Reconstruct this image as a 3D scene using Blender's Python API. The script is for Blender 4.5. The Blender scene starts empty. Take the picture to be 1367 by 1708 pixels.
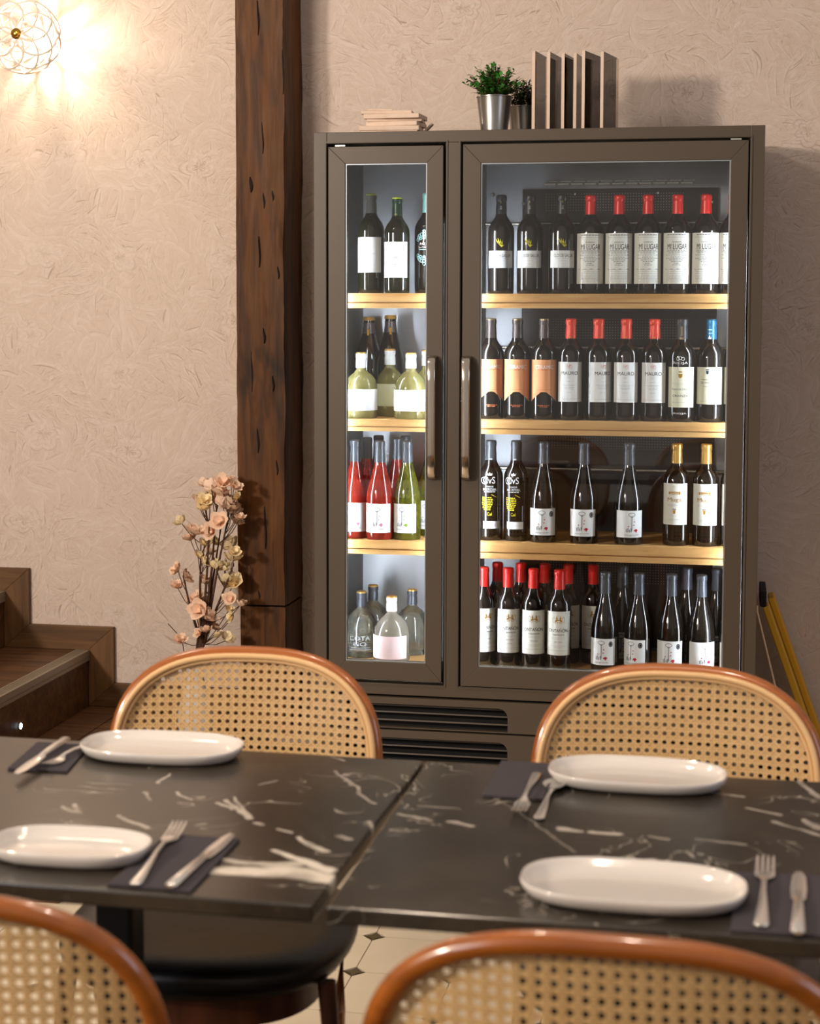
import bpy, math, random
import numpy as np
from mathutils import Vector, Matrix
S = bpy.context.scene
R = math.radians
# ---------------------------------------------------------------- camera
F, CX, CY = 2855.0, 683.5, 734.0
YAW, PIT, ROLL, EYE = .1876, .0766, .0028, 1.47
def _rot():
    c, s = math.cos(YAW), math.sin(YAW); A = np.array([[c, s, 0], [-s, c, 0], [0, 0, 1]])
    c, s = math.cos(PIT), math.sin(PIT); B = np.array([[1, 0, 0], [0, c, -s], [0, s, c]])
    c, s = math.cos(ROLL), math.sin(ROLL); Q = np.array([[c, 0, s], [0, 1, 0], [-s, 0, c]])
    return Q @ B @ A
RM = _rot()
cam_d = bpy.data.cameras.new('camera'); cam = bpy.data.objects.new('camera', cam_d)
S.collection.objects.link(cam); S.camera = cam
cam_d.sensor_fit = 'VERTICAL'; cam_d.sensor_height = 36.0; cam_d.lens = F / 1708 * 36
cam_d.shift_y = -(854 - CY) / 1708
cam_d.clip_start = .05
cam_d.dof.use_dof = True; cam_d.dof.focus_distance = 4.9; cam_d.dof.aperture_fstop = 5.6
r_, f_, u_ = RM[0], RM[1], RM[2]
cam.matrix_world = Matrix(((r_[0], u_[0], -f_[0], 0), (r_[1], u_[1], -f_[1], 0), (r_[2], u_[2], -f_[2], EYE), (0, 0, 0, 1)))
def _ray(px, py): return RM.T @ np.array([(px - CX) / F, 1, -(py - CY) / F])
def atY(px, py, Y): d = _ray(px, py); t = Y / d[1]; return Vector((d[0] * t, Y, EYE + d[2] * t))
def atZ(px, py, Z): d = _ray(px, py); t = (Z - EYE) / d[2]; return Vector((d[0] * t, d[1] * t, Z))
def atX(px, py, X): d = _ray(px, py); t = X / d[0]; return Vector((X, d[1] * t, EYE + d[2] * t))
# ---------------------------------------------------------------- world, lights, exposure
w = bpy.data.worlds.new('world'); S.world = w; w.use_nodes = True
w.node_tree.nodes['Background'].inputs[0].default_value = (1.0, .88, .77, 1)
w.node_tree.nodes['Background'].inputs[1].default_value = .38
S.view_settings.view_transform = 'Standard'; S.view_settings.look = 'None'
S.view_settings.gamma = 1; S.view_settings.use_curve_mapping = False
S.view_settings.exposure = 0.1
S.cycles.max_bounces = 8; S.cycles.transparent_max_bounces = 12
S.cycles.caustics_reflective = False; S.cycles.caustics_refractive = False
S.cycles.sample_clamp_indirect = 4.0
def light(name, kind, loc, target, energy, col, size=.3, size_y=None, spot=None, blend=.5):
    l = bpy.data.lights.new(name, kind); o = bpy.data.objects.new(name, l); S.collection.objects.link(o)
    l.energy = energy; l.color = col; o.location = loc
    if kind == 'AREA':
        l.size = size
        if size_y: l.shape = 'RECTANGLE'; l.size_y = size_y
    else: l.shadow_soft_size = size
    if spot: l.spot_size = R(spot); l.spot_blend = blend
    o.rotation_euler = (Vector(target) - Vector(loc)).to_track_quat('-Z', 'Y').to_euler()
    return o
WARM = (1.0, .76, .52)
light('key_light', 'AREA', (-3.9, -.4, 2.45), (-.6, 5.3, 1.6), 172, (1, .88, .73), .45)
light('left_downlight', 'AREA', (-1.9, 3.3, 2.95), (-1.95, 5.2, 1.2), 20, (1, .84, .68), .35)
light('table_downlight', 'SPOT', (-.75, 2.9, 2.9), (-.75, 2.5, .75), 42, (1, .80, .60), .05, spot=80, blend=.7)
light('near_downlight', 'SPOT', (-.1, 1.6, 2.9), (-.1, 1.9, .8), 42, (1, .82, .66), .05, spot=85, blend=.7)
light('side_window', 'AREA', (3.2, 1.6, 1.9), (-.4, 2.4, .9), 22, (.72, .80, 1.0), 1.4)
light('front_fill', 'AREA', (-3.95, -2.2, 2.3), (-.4, 3.5, 1.0), 50, (.95, .92, 1.0), 1.6)  # added fill light behind the camera, not an actual window
# ---------------------------------------------------------------- node expression helper
class NT:
    def __init__(s, nt): s.nt = nt
    def n(s, t, **kw):
        nd = s.nt.nodes.new(t)
        for k, v in kw.items(): setattr(nd, k, v)
        return nd
    def put(s, sock, v):
        if isinstance(v, Ex): s.nt.links.new(v.s, sock)
        elif isinstance(v, (int, float)):
            try: sock.default_value = v
            except Exception: sock.default_value = (v, v, v)
        else: sock.default_value = v
    def m(s, op, a, b=0.0, c=None, clamp=False):
        nd = s.n('ShaderNodeMath', operation=op); nd.use_clamp = clamp
        s.put(nd.inputs[0], a); s.put(nd.inputs[1], b)
        if c is not None: s.put(nd.inputs[2], c)
        return Ex(s, nd.outputs[0])
    def coord(s, kind='Object'): return Ex(s, s.n('ShaderNodeTexCoord').outputs[kind])
    def vec(s, x, y, z=0.0):
        nd = s.n('ShaderNodeCombineXYZ')
        for i, v in enumerate((x, y, z)): s.put(nd.inputs[i], v)
        return Ex(s, nd.outputs[0])
    def sep(s, v):
        nd = s.n('ShaderNodeSeparateXYZ'); s.put(nd.inputs[0], v); return [Ex(s, o) for o in nd.outputs]
    def vscale(s, v, k):
        nd = s.n('ShaderNodeVectorMath', operation='MULTIPLY'); s.put(nd.inputs[0], v); nd.inputs[1].default_value = k; return Ex(s, nd.outputs[0])
    def vadd(s, a, b, op='ADD'):
        nd = s.n('ShaderNodeVectorMath', operation=op); s.put(nd.inputs[0], a); s.put(nd.inputs[1], b); return Ex(s, nd.outputs[0])
    def noise(s, v, scale=5., detail=2., rough=.5, dist=0., col=False, dim='3D'):
        nd = s.n('ShaderNodeTexNoise', noise_dimensions=dim); s.put(nd.inputs['Vector'], v)
        nd.inputs['Scale'].default_value = scale; nd.inputs['Detail'].default_value = detail
        nd.inputs['Roughness'].default_value = rough; nd.inputs['Distortion'].default_value = dist
        return Ex(s, nd.outputs['Color' if col else 'Fac'])
    def voro(s, v, scale=1., feature='F1', dim='2D', rnd=1.):
        nd = s.n('ShaderNodeTexVoronoi', voronoi_dimensions=dim, feature=feature); s.put(nd.inputs['Vector'], v)
        nd.inputs['Scale'].default_value = scale; nd.inputs['Randomness'].default_value = rnd
        return nd
    def ss(s, a, b, x):
        nd = s.n('ShaderNodeMapRange', interpolation_type='SMOOTHSTEP')
        s.put(nd.inputs['Value'], x); nd.inputs['From Min'].default_value = a; nd.inputs['From Max'].default_value = b
        return Ex(s, nd.outputs[0])
    def mix(s, f, a, b):
        nd = s.n('ShaderNodeMix', data_type='RGBA'); s.put(nd.inputs[0], f)
        for k, v in ((6, a), (7, b)): s.put(nd.inputs[k], (*v, 1) if isinstance(v, tuple) and len(v) == 3 else v)
        return Ex(s, nd.outputs[2])
    def fmix(s, f, a, b):
        nd = s.n('ShaderNodeMix', data_type='FLOAT'); s.put(nd.inputs[0], f); s.put(nd.inputs[2], a); s.put(nd.inputs[3], b)
        return Ex(s, nd.outputs[0])
    def bump(s, h, strength=.3, dist=.01):
        nd = s.n('ShaderNodeBump'); s.put(nd.inputs['Height'], h); nd.inputs['Strength'].default_value = strength
        nd.inputs['Distance'].default_value = dist; return Ex(s, nd.outputs[0])
class Ex:
    def __init__(s, t, sock): s.t = t; s.s = sock
    def __add__(s, o): return s.t.m('ADD', s, o)
    __radd__ = __add__
    def __sub__(s, o): return s.t.m('SUBTRACT', s, o)
    def __rsub__(s, o): return s.t.m('SUBTRACT', o, s)
    def __mul__(s, o): return s.t.m('MULTIPLY', s, o)
    __rmul__ = __mul__
    def __truediv__(s, o): return s.t.m('DIVIDE', s, o)
def srgb(h):
    v = [int(h[i:i + 2], 16) / 255 for i in (0, 2, 4)]
    return tuple(x / 12.92 if x <= .04045 else ((x + .055) / 1.055) ** 2.4 for x in v)
MATS = {}
def mat(name, col=(.5, .5, .5), rough=.5, metal=0., spec=.5, coat=0., trans=0., ior=1.5, emit=None, estr=0., fn=None, alpha=1.):
    m = bpy.data.materials.new(name); m.use_nodes = True; b = m.node_tree.nodes['Principled BSDF']
    b.inputs['Base Color'].default_value = (*col, 1); b.inputs['Roughness'].default_value = rough
    b.inputs['Metallic'].default_value = metal; b.inputs['Specular IOR Level'].default_value = spec
    b.inputs['Coat Weight'].default_value = coat; b.inputs['Coat Roughness'].default_value = .08
    b.inputs['Transmission Weight'].default_value = trans; b.inputs['IOR'].default_value = ior; b.inputs['Alpha'].default_value = alpha
    if emit: b.inputs['Emission Color'].default_value = (*emit, 1); b.inputs['Emission Strength'].default_value = estr
    if fn:
        t = NT(m.node_tree); r = fn(t)
        for k, v in r.items(): t.put(b.inputs[k], v)
    else:   # slight procedural variation on every plain surface
        t = NT(m.node_tree); n = t.noise(t.coord(), 35., 3.)
        t.put(b.inputs['Roughness'], t.m('ADD', n * .08, rough - .04, clamp=True))
    MATS[name] = m; return m
# wallpaper: overlapping feathery leaves, blossoms and fine swirling strokes
def f_wall(t):
    x, y, z = t.sep(t.coord('Object'))
    P = t.vec(x, z, 0.0)
    warp = t.vadd(t.noise(P, 3.0, 2., col=True, dim='2D'), (-.5, -.5, -.5))
    P = t.vadd(P, t.vscale(warp, (.10, .10, 0)))
    tone = None; line = None
    for i, (sc, off, asp, jit) in enumerate(((7.6, (3.1, 1.7, 0), .20, 1.0), (9.5, (7.7, 9.2, 0), .16, .8), (6.8, (11.3, 4.4, 0), .14, .7), (11.5, (15.9, 2.3, 0), .15, .9), (8.8, (1.9, 22.3, 0), .12, .7), (13.5, (5.9, 12.3, 0), .15, .8))):
        q = t.vadd(t.vscale(P, (sc, sc, 0)), off)
        v = t.voro(q); pos = Ex(t, v.outputs['Position']); col = t.sep(Ex(t, v.outputs['Color']))
        loc = t.sep(t.vadd(q, pos, 'SUBTRACT')); world = t.vscale(t.vadd(pos, off, 'SUBTRACT'), (1 / sc, 1 / sc, 0))
        ang = t.noise(world, 2.2, 1., dim='2D') * 13.0 + (col[0] - .5) * jit
        ca, sa = t.m('COSINE', ang), t.m('SINE', ang)
        u = ca * loc[0] + sa * loc[1]; vv = ca * loc[1] - sa * loc[0]
        vv = vv + u * u * (col[1] * 1.6 - .8)
        wd = (1.0 - (u * u) * 2.8) * asp
        d = t.m('DIVIDE', t.m('ABSOLUTE', vv), t.m('MAXIMUM', wd, .004))
        inside = 1.0 - t.ss(.90, 1.06, d)
        edge = t.ss(.62, 1.0, d) * inside * t.ss(-.25, .35, u * (1.0) + (col[2] - .5) * .6) * t.ss(-.02, .05, vv)
        rib = (1.0 - t.ss(.0, .14, d)) * inside
        side = t.ss(-.12, .12, vv)
        hair = t.noise(t.vec(u * 3.0 + col[2] * 20.0, vv * 34.0, 0.0), 1.0, 2., dim='2D')
        body = .50 + .26 * side + (hair - .5) * .9 + (col[2] - .5) * .16
        ln = t.m('MAXIMUM', t.m('MAXIMUM', edge * 1.1, rib * .25), t.ss(.58, .72, hair) * .50)
        if tone is None: tone = t.fmix(inside, .5, body); line = ln * 1.0
        else:
            tone = t.fmix(inside * .9, tone, body); line = t.fmix(inside, line, ln)
    # blossoms
    q = t.vadd(t.vscale(P, (3.4, 3.4, 0)), (.35, .8, 0)); v = t.voro(q, rnd=.8)
    loc = t.sep(t.vadd(q, Ex(t, v.outputs['Position']), 'SUBTRACT')); col = t.sep(Ex(t, v.outputs['Color']))
    rr = t.m('SQRT', loc[0] * loc[0] + loc[1] * loc[1] * 1.5); th = t.m('ARCTAN2', loc[1], loc[0]) + col[0] * 6.0
    pet = t.m('ABSOLUTE', t.m('SINE', th * 2.5))
    for k, (ra, wdt) in enumerate(((.19, .07), (.12, .06), (.065, .04))):
        rim = t.m('DIVIDE', rr, pet * wdt + (ra - wdt * .5)); ins = 1.0 - t.ss(.93, 1.03, rim)
        body = .78 - t.ss(.2, 1.0, 1.0 - rim) * .30
        rad = t.ss(.7, 1., t.m('SINE', th * 22.0)) * .10
        tone = t.fmix(ins * .8, tone, body - rad); line = t.fmix(ins * .85, line, .85 * t.m('MAXIMUM', t.ss(.80, .97, rim) * t.ss(.35, .6, t.noise(P, 22., 1., dim='2D')) * .9, 1.0 * t.ss(.45, .60, t.noise(t.vec(th * 3.0, rr * 9.0, 0.0), 1.6, 2., dim='2D')) * (.25 if k < 2 else .8)) * ins)
    sw = t.noise(P, 9.0, 3., .55, 2.6, dim='2D'); stroke = 1.0 - t.ss(.0, .018, t.m('ABSOLUTE', sw - .5))
    sw2 = t.noise(t.vadd(P, (5, 3, 0)), 16.0, 2., .5, 2.2, dim='2D'); stroke2 = 1.0 - t.ss(.0, .03, t.m('ABSOLUTE', sw2 - .47))
    fade = t.ss(.30, .60, t.noise(P, 4., 2., dim='2D'))
    line = t.m('MAXIMUM', line * (.45 + .55 * fade), stroke * .30 * fade)
    line = t.m('MAXIMUM', line, stroke2 * .16)
    grain = t.noise(t.coord(), 260., 2.)
    c = t.mix(t.m('ADD', tone, grain * .12 - .06, clamp=True), srgb('c4ac9a'), srgb('ddccc1'))
    c = t.mix(line * .88, c, srgb('947a60'))
    return {'Base Color': c, 'Roughness': .62, 'Specular IOR Level': .35,
            'Normal': t.bump(tone * .6 - line * .5 + grain * .15, .06, .004)}
mat('wallpaper', fn=f_wall)
def wood(c1, c2, c3, axis='x', sc=1., rough=.4, bump=.15, knots=.4, spec=.4):
    st = {'x': (1.2, 14, 14), 'y': (14, 1.2, 14), 'z': (14, 14, 1.2)}[axis]
    def f(t):
        p = t.vscale(t.coord(), tuple(k * sc for k in st))
        a = t.noise(p, 2.2, 5., .6, .8); b = t.noise(p, 9., 3., .6); k = t.noise(t.vscale(t.coord(), tuple(math.sqrt(k) * sc for k in st)), 2.0, 3., .6, .5)
        c = t.mix(t.ss(.3, .7, a), c1, c2); c = t.mix(t.ss(.55, .75, k) * knots, c, c3); c = t.mix(t.ss(.55, .8, b) * .35, c, c3)
        return {'Base Color': c, 'Roughness': t.m('ADD', b * .25, rough - .1), 'Specular IOR Level': spec, 'Normal': t.bump(a * .6 + b * .4, bump, .003)}
    return f
mat('beam_wood', fn=wood(srgb('60380f'), srgb('3b2007'), srgb('140a02'), 'z', .9, .55, .35, .8, .25))
mat('beam_crack', srgb('160a04'), .9)
mat('step_wood', fn=wood(srgb('6a4626'), srgb('452b16'), srgb('22140a'), 'x', 1., .45, .2, .5))
mat('skirt_wood', fn=wood(srgb('6e4b28'), srgb('4e3319'), srgb('2c1a0c'), 'x', 1., .5, .2, .6))
mat('skirt_wood_v', fn=wood(srgb('6e4b28'), srgb('4e3319'), srgb('2c1a0c'), 'z', 1., .5, .2, .6))
mat('pine', fn=wood(srgb('e2b476'), srgb('cf9a58'), srgb('a06a34'), 'x', 1.1, .5, .1, .35))
mat('bentwood', fn=wood(srgb('a65a16'), srgb('88460c'), srgb('5c2c08'), 'x', .7, .28, .05, .3, .6))
MATS['bentwood'].node_tree.nodes['Principled BSDF'].inputs['Coat Weight'].default_value = .7
mat('leg_wood', fn=wood(srgb('6a3a22'), srgb('4c2716'), srgb('2c150c'), 'z', 1., .35, .05, .3, .5))
mat('nosing', srgb('9a8a76'), .4, .3)
mat('paint', srgb('504437'), .42, spec=.45)
mat('gap', srgb('0a0908'), .8)
def f_liner(t):
    n = t.noise(t.vscale(t.coord(), (3, 3, .6)), 3., 3.)
    return {'Base Color': t.mix(n, srgb('a0a2a6'), srgb('bfc1c6')), 'Roughness': .36, 'Metallic': .5}
mat('steel_liner', fn=f_liner)
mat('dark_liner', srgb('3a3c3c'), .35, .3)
def f_duct(t):
    x, y, z = t.sep(t.coord())
    def dots(x0, x1, z0, z1, p=.0085):
        m = t.ss(x0, x0 + .002, x) * (1. - t.ss(x1 - .002, x1, x)) * t.ss(z0, z0 + .001, z) * (1. - t.ss(z1 - .001, z1, z))
        g = t.ss(.55, .85, t.m('SINE', x * (6.283 / p))) * t.ss(.55, .85, t.m('SINE', z * (6.283 / p)))
        return m * g
    d = None
    for (z0, z1) in ((1.775, 1.835), (1.375, 1.440), (1.030, 1.075), (.60, .68)):
        e = dots(-.60, -.16, z0, z1); d = e if d is None else t.m('MAXIMUM', d, e)
    n = t.noise(t.vscale(t.coord(), (2, 2, 1)), 3., 3.)
    return {'Base Color': t.mix(d, t.mix(n, srgb('2c2725'), srgb('3a3330')), srgb('a09a92')), 'Roughness': .30, 'Metallic': .5}
mat('duct_panel', fn=f_duct)
mat('rail_metal', srgb('d8d6d0'), .25, .9)
mat('chrome', srgb('cfc4b8'), .14, 1.0)
mat('handle_face', srgb('8a7866'), .22, .85)
mat('gasket', srgb('b9c0c4'), .25, .7)
mat('led', (1, 1, 1), .5, emit=(.82, .91, 1.0), estr=85.)
def glass_fn(name, refl, tint, k=1.6):
    m = bpy.data.materials.new(name); m.use_nodes = True; nt = m.node_tree; nt.nodes.clear(); t = NT(nt)
    o = t.n('ShaderNodeOutputMaterial'); mx = t.n('ShaderNodeMixShader'); tr = t.n('ShaderNodeBsdfTransparent'); gl = t.n('ShaderNodeBsdfGlossy')
    tr.inputs[0].default_value = (*tint, 1); gl.inputs['Roughness'].default_value = .02; gl.inputs[0].default_value = (1, 1, 1, 1)
    fr = t.n('ShaderNodeFresnel'); fr.inputs['IOR'].default_value = refl
    smudge = t.noise(t.coord(), 4., 3.)
    t.put(mx.inputs[0], t.m('MULTIPLY', Ex(t, fr.outputs[0]), smudge * .4 + k - .2, clamp=True))
    nt.links.new(tr.outputs[0], mx.inputs[1]); nt.links.new(gl.outputs[0], mx.inputs[2]); nt.links.new(mx.outputs[0], o.inputs[0])
    MATS[name] = m; return m
def wine_fn(name, tint, body, fac):
    m = bpy.data.materials.new(name); m.use_nodes = True; nt = m.node_tree; nt.nodes.clear(); t = NT(nt)
    o = t.n('ShaderNodeOutputMaterial'); mx = t.n('ShaderNodeMixShader'); mx2 = t.n('ShaderNodeMixShader'); mx3 = t.n('ShaderNodeMixShader'); df = t.n('ShaderNodeBsdfDiffuse'); df.inputs[0].default_value = (*body, 1); tr = t.n('ShaderNodeBsdfTransparent'); gl = t.n('ShaderNodeBsdfGlossy'); tl = t.n('ShaderNodeBsdfTranslucent')
    tr.inputs[0].default_value = (*tint, 1); gl.inputs['Roughness'].default_value = .04; gl.inputs[0].default_value = (1, 1, 1, 1); tl.inputs[0].default_value = (*body, 1)
    n = t.noise(t.coord(), 14., 2.); t.put(mx2.inputs[0], t.m('ADD', n * .2, fac - .1, clamp=True))
    fr = t.n('ShaderNodeFresnel'); fr.inputs['IOR'].default_value = 1.5
    nt.links.new(tr.outputs[0], mx2.inputs[1]); nt.links.new(tl.outputs[0], mx3.inputs[1]); nt.links.new(df.outputs[0], mx3.inputs[2]); nt.links.new(mx3.outputs[0], mx2.inputs[2])
    t.put(mx.inputs[0], t.m('MULTIPLY', Ex(t, fr.outputs[0]), 1.1, clamp=True)); nt.links.new(mx2.outputs[0], mx.inputs[1]); nt.links.new(gl.outputs[0], mx.inputs[2]); nt.links.new(mx.outputs[0], o.inputs[0]); MATS[name] = m
wine_fn('bottle_white_wine', (.93, .90, .62), (.92, .82, .30), .36)
wine_fn('bottle_clear', (.86, .84, .74), (.6, .58, .48), .25)
wine_fn('bottle_pink', (.92, .88, .78), (.80, .72, .58), .40)
wine_fn('bottle_rose', (.80, .14, .09), (.90, .06, .03), .42)
wine_fn('bottle_olive', (.42, .42, .07), (.30, .30, .02), .38)
glass_fn('door_glass', 1.5, (.97, .98, .98), 1.0)
glass_fn('acrylic', 1.45, (.86, .80, .74), 1.0)
mat('bottle_dark', srgb('16100c'), .06, spec=.7)
mat('bottle_green', srgb('1c1b0c'), .05, spec=.7)
for n, h, r, me in (('cap_red', 'd8231c', .35, .1), ('cap_red_orange', 'e4422c', .35, .1), ('cap_black', '1a1a1c', .4, .1), ('cap_grey', '5c5a58', .35, .3), ('cap_slate', '4a4d54', .35, .3),
                    ('cap_brown', '4c4240', .35, .3), ('cap_gold', 'c49a52', .3, .6), ('cap_white', 'f0f0ee', .4, 0), ('cap_blue', '2f6f9a', .3, .4), ('cap_turquoise', '8fd8e0', .4, 0),
                    ('cap_pink', 'e6c8c8', .4, 0), ('cap_green', '10301c', .35, .2), ('cap_lime', 'b8c83c', .4, .2), ('cap_bronze', '8a7a5c', .3, .6), ('cap_charcoal', '333338', .4, .2),
                    ('paper_white', 'f2f3f3', .6, 0), ('paper_off', 'ecebe2', .6, 0), ('paper_cream', 'e9e8cf', .6, 0), ('paper_salmon', 'f0a878', .55, 0), ('paper_pink', 'ecd0d0', .55, 0), ('paper_grey', 'c8ccd0', .6, 0),
                    ('ink_black', '0c0c0e', .5, 0), ('ink_grey', '85878a', .5, 0), ('ink_light', 'b9bcc0', .5, 0), ('ink_gold', 'b98a2c', .35, .5), ('ink_lime', 'c8bc3c', .5, 0), ('ink_white', 'f4f4f4', .5, 0),
                    ('ink_red', 'b83242', .5, 0), ('ink_yellow', 'd8c82c', .5, 0), ('ink_blue', 'a8dce4', .5, 0), ('ink_navy', '24344e', .5, 0), ('ink_green', '7aa828', .5, 0), ('ink_orange', 'd8784c', .5, 0), ('ink_rose', 'dca8a4', .5, 0), ('ink_pink', 'd890a8', .5, 0)):
    mat(n, srgb(h), .9 if n.startswith('ink') else r, me, spec=.05 if n.startswith('ink') else (.25 if n.startswith('paper') else .5))
def f_marble(t):
    p = t.coord(); x, y, z = t.sep(p)
    big = t.noise(p, 3., 4., .6, .6); fine = t.noise(p, 60., 3.)
    base = t.mix(t.ss(.3, .75, big), srgb('241f1a'), srgb('423a31'))
    base = t.mix(t.ss(.55, .8, fine) * .5, base, srgb('4a4238'))
    wp = t.vadd(p, t.vscale(t.vadd(t.noise(p, 14., 3., col=True), (-.5, -.5, -.5)), (.035, .035, 0)))
    X, Y, Z = t.sep(wp); v = None
    for (ax, ay, bx, by, w0, w1, a) in VEINS:
        dx, dy = bx - ax, by - ay; L2 = dx * dx + dy * dy
        h = t.m('ADD', (X - ax) * (dx / L2), (Y - ay) * (dy / L2), clamp=True)
        ex = X - (h * dx + ax); ey = Y - (h * dy + ay)
        d = t.m('SQRT', ex * ex + ey * ey) / (h * (w1 - w0) + w0)
        e = (1.0 - t.ss(.45, 1.0, d)) * a
        v = e if v is None else t.m('MAXIMUM', v, e)
    v = v * (.55 + .45 * t.ss(.3, .6, t.noise(p, 25., 3.)))
    n2 = t.noise(p, 5., 3., .5, 1.6); hair = (1. - t.ss(0., .008, t.m('ABSOLUTE', n2 - .5))) * t.ss(.5, .62, t.noise(p, 7., 2.)) * .5
    v = t.m('MAXIMUM', v, hair)
    return {'Base Color': t.mix(v, base, srgb('e6dacb')), 'Roughness': .22, 'Specular IOR Level': .6}
VE = [(350,1452,480,1455,10,19,1),(470,1452,546,1464,23,14,1),(455,1418,550,1452,4,9,1),(352,1430,400,1440,4,7,.9),(400,1440,500,1440,6,8,.9),(500,1397,545,1420,4,6,.9),(385,1330,412,1362,2,4,.8),(428,1372,440,1375,3,3,.7),(466,1383,486,1390,3,3,.8),
      (360,1340,385,1350,3,3,.7),(268,1305,285,1290,3,2,.8),(298,1322,320,1335,3,2,.7),(238,1322,243,1335,3,2,.5),(370,1335,415,1365,3,4,.8),(560,1285,620,1340,3,3,.5),(615,1370,623,1382,4,3,.6),(568,1395,580,1400,4,4,.5),(430,1310,465,1302,3,3,.4),(560,1262,572,1270,3,3,.4),
      (670,1357,720,1368,4,4,.5),(750,1370,790,1377,5,4,.6),(935,1384,965,1386,6,5,.7),(988,1387,1030,1391,7,6,.85),(1080,1395,1110,1400,4,3,.4),(1180,1322,1235,1330,3,4,.5),(1250,1348,1300,1358,4,4,.6),(1290,1370,1367,1392,4,5,.55),(1330,1300,1367,1330,3,5,.6),(1345,1368,1367,1380,4,8,.7),
      (100,1345,130,1355,3,3,.5),(120,1340,135,1355,3,3,.6),(200,1362,250,1380,4,3,.7),(330,1375,350,1372,2,3,.4),(700,1345,760,1350,3,3,.3),(820,1325,960,1420,2,2,.25),(1160,1400,1240,1410,3,3,.4),(880,1470,900,1478,5,5,.2)]
TZ = .75
VEINS = []
for (a, b, c, d, w0, w1, al) in VE:
    p, q = atZ(a, b, TZ), atZ(c, d, TZ); VEINS.append((p.x, p.y, q.x, q.y, w0 * .0015, w1 * .0015, al if al >= 1 else al * .8))
mat('black_marble', fn=f_marble)
mat('black_metal', srgb('17181b'), .4, .4)
mat('ceramic', srgb('d6cec7'), .12, spec=.6, coat=.4)
mat('napkin', srgb('3a3338'), .85)
mat('cutlery', srgb('f6f4f0'), .20, .9)
mat('seat_black', srgb('1b1c1f'), .38, spec=.5)
def f_cane(t):
    n = t.noise(t.coord(), 90., 3.)
    return {'Base Color': t.mix(n, srgb('c99b62'), srgb('e8c48c')), 'Roughness': .45}
mat('cane', fn=f_cane)
mat('rattan_trim', srgb('dfb480'), .4, coat=.3)
mat('tile_cream', fn=lambda t: {'Base Color': t.mix(t.noise(t.coord(), 6., 4.), srgb('d8c6a8'), srgb('eadcc4')), 'Roughness': .42})
mat('tile_olive', srgb('5a4c30'), .45)
mat('grout', srgb('4a3c28'), .85)
mat('steel_pot', srgb('9a9894'), .3, .9)
mat('leaf', fn=lambda t: {'Base Color': t.mix(t.noise(t.coord(), 30., 2.), srgb('1f5a1c'), srgb('3f8a2c')), 'Roughness': .4})
mat('dark_leaf', fn=lambda t: {'Base Color': t.mix(t.noise(t.coord(), 30., 2.), srgb('1c3014'), srgb('3c4a20')), 'Roughness': .5})
mat('twig', srgb('4a2c1a'), .7)
mat('soil', srgb('20160e'), .9)
mat('blossom', fn=lambda t: {'Base Color': t.mix(t.noise(t.coord(), 18., 2.), srgb('ecbc9c'), srgb('f8e0c8')), 'Roughness': .7, 'Subsurface Weight': 0.1})
mat('blossom_cream', srgb('f2dcb0'), .7)
mat('coaster', fn=lambda t: {'Base Color': t.mix(t.noise(t.coord(), 40., 2.), srgb('cdb09a'), srgb('e2cbb8')), 'Roughness': .6})
wine_fn('print_card', (.85, .80, .74), srgb('a8825c'), .55)
mat('yellow_plastic', srgb('d09a10'), .5)
mat('pale_stick', srgb('e2c4a4'), .6)
mat('dark_felt', srgb('171310'), .9)
mat('lamp_wire', srgb('f2e6d6'), .5)
mat('brass', srgb('c89a3c'), .2, 1.)
mat('bulb', (1, 1, 1), .4, emit=(1, .82, .60), estr=620.)
mat('step_led', (1, 1, 1), .4, emit=(.6, .85, 1.), estr=8.)
mat('plaster', srgb('b9a48c'), .8)
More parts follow.
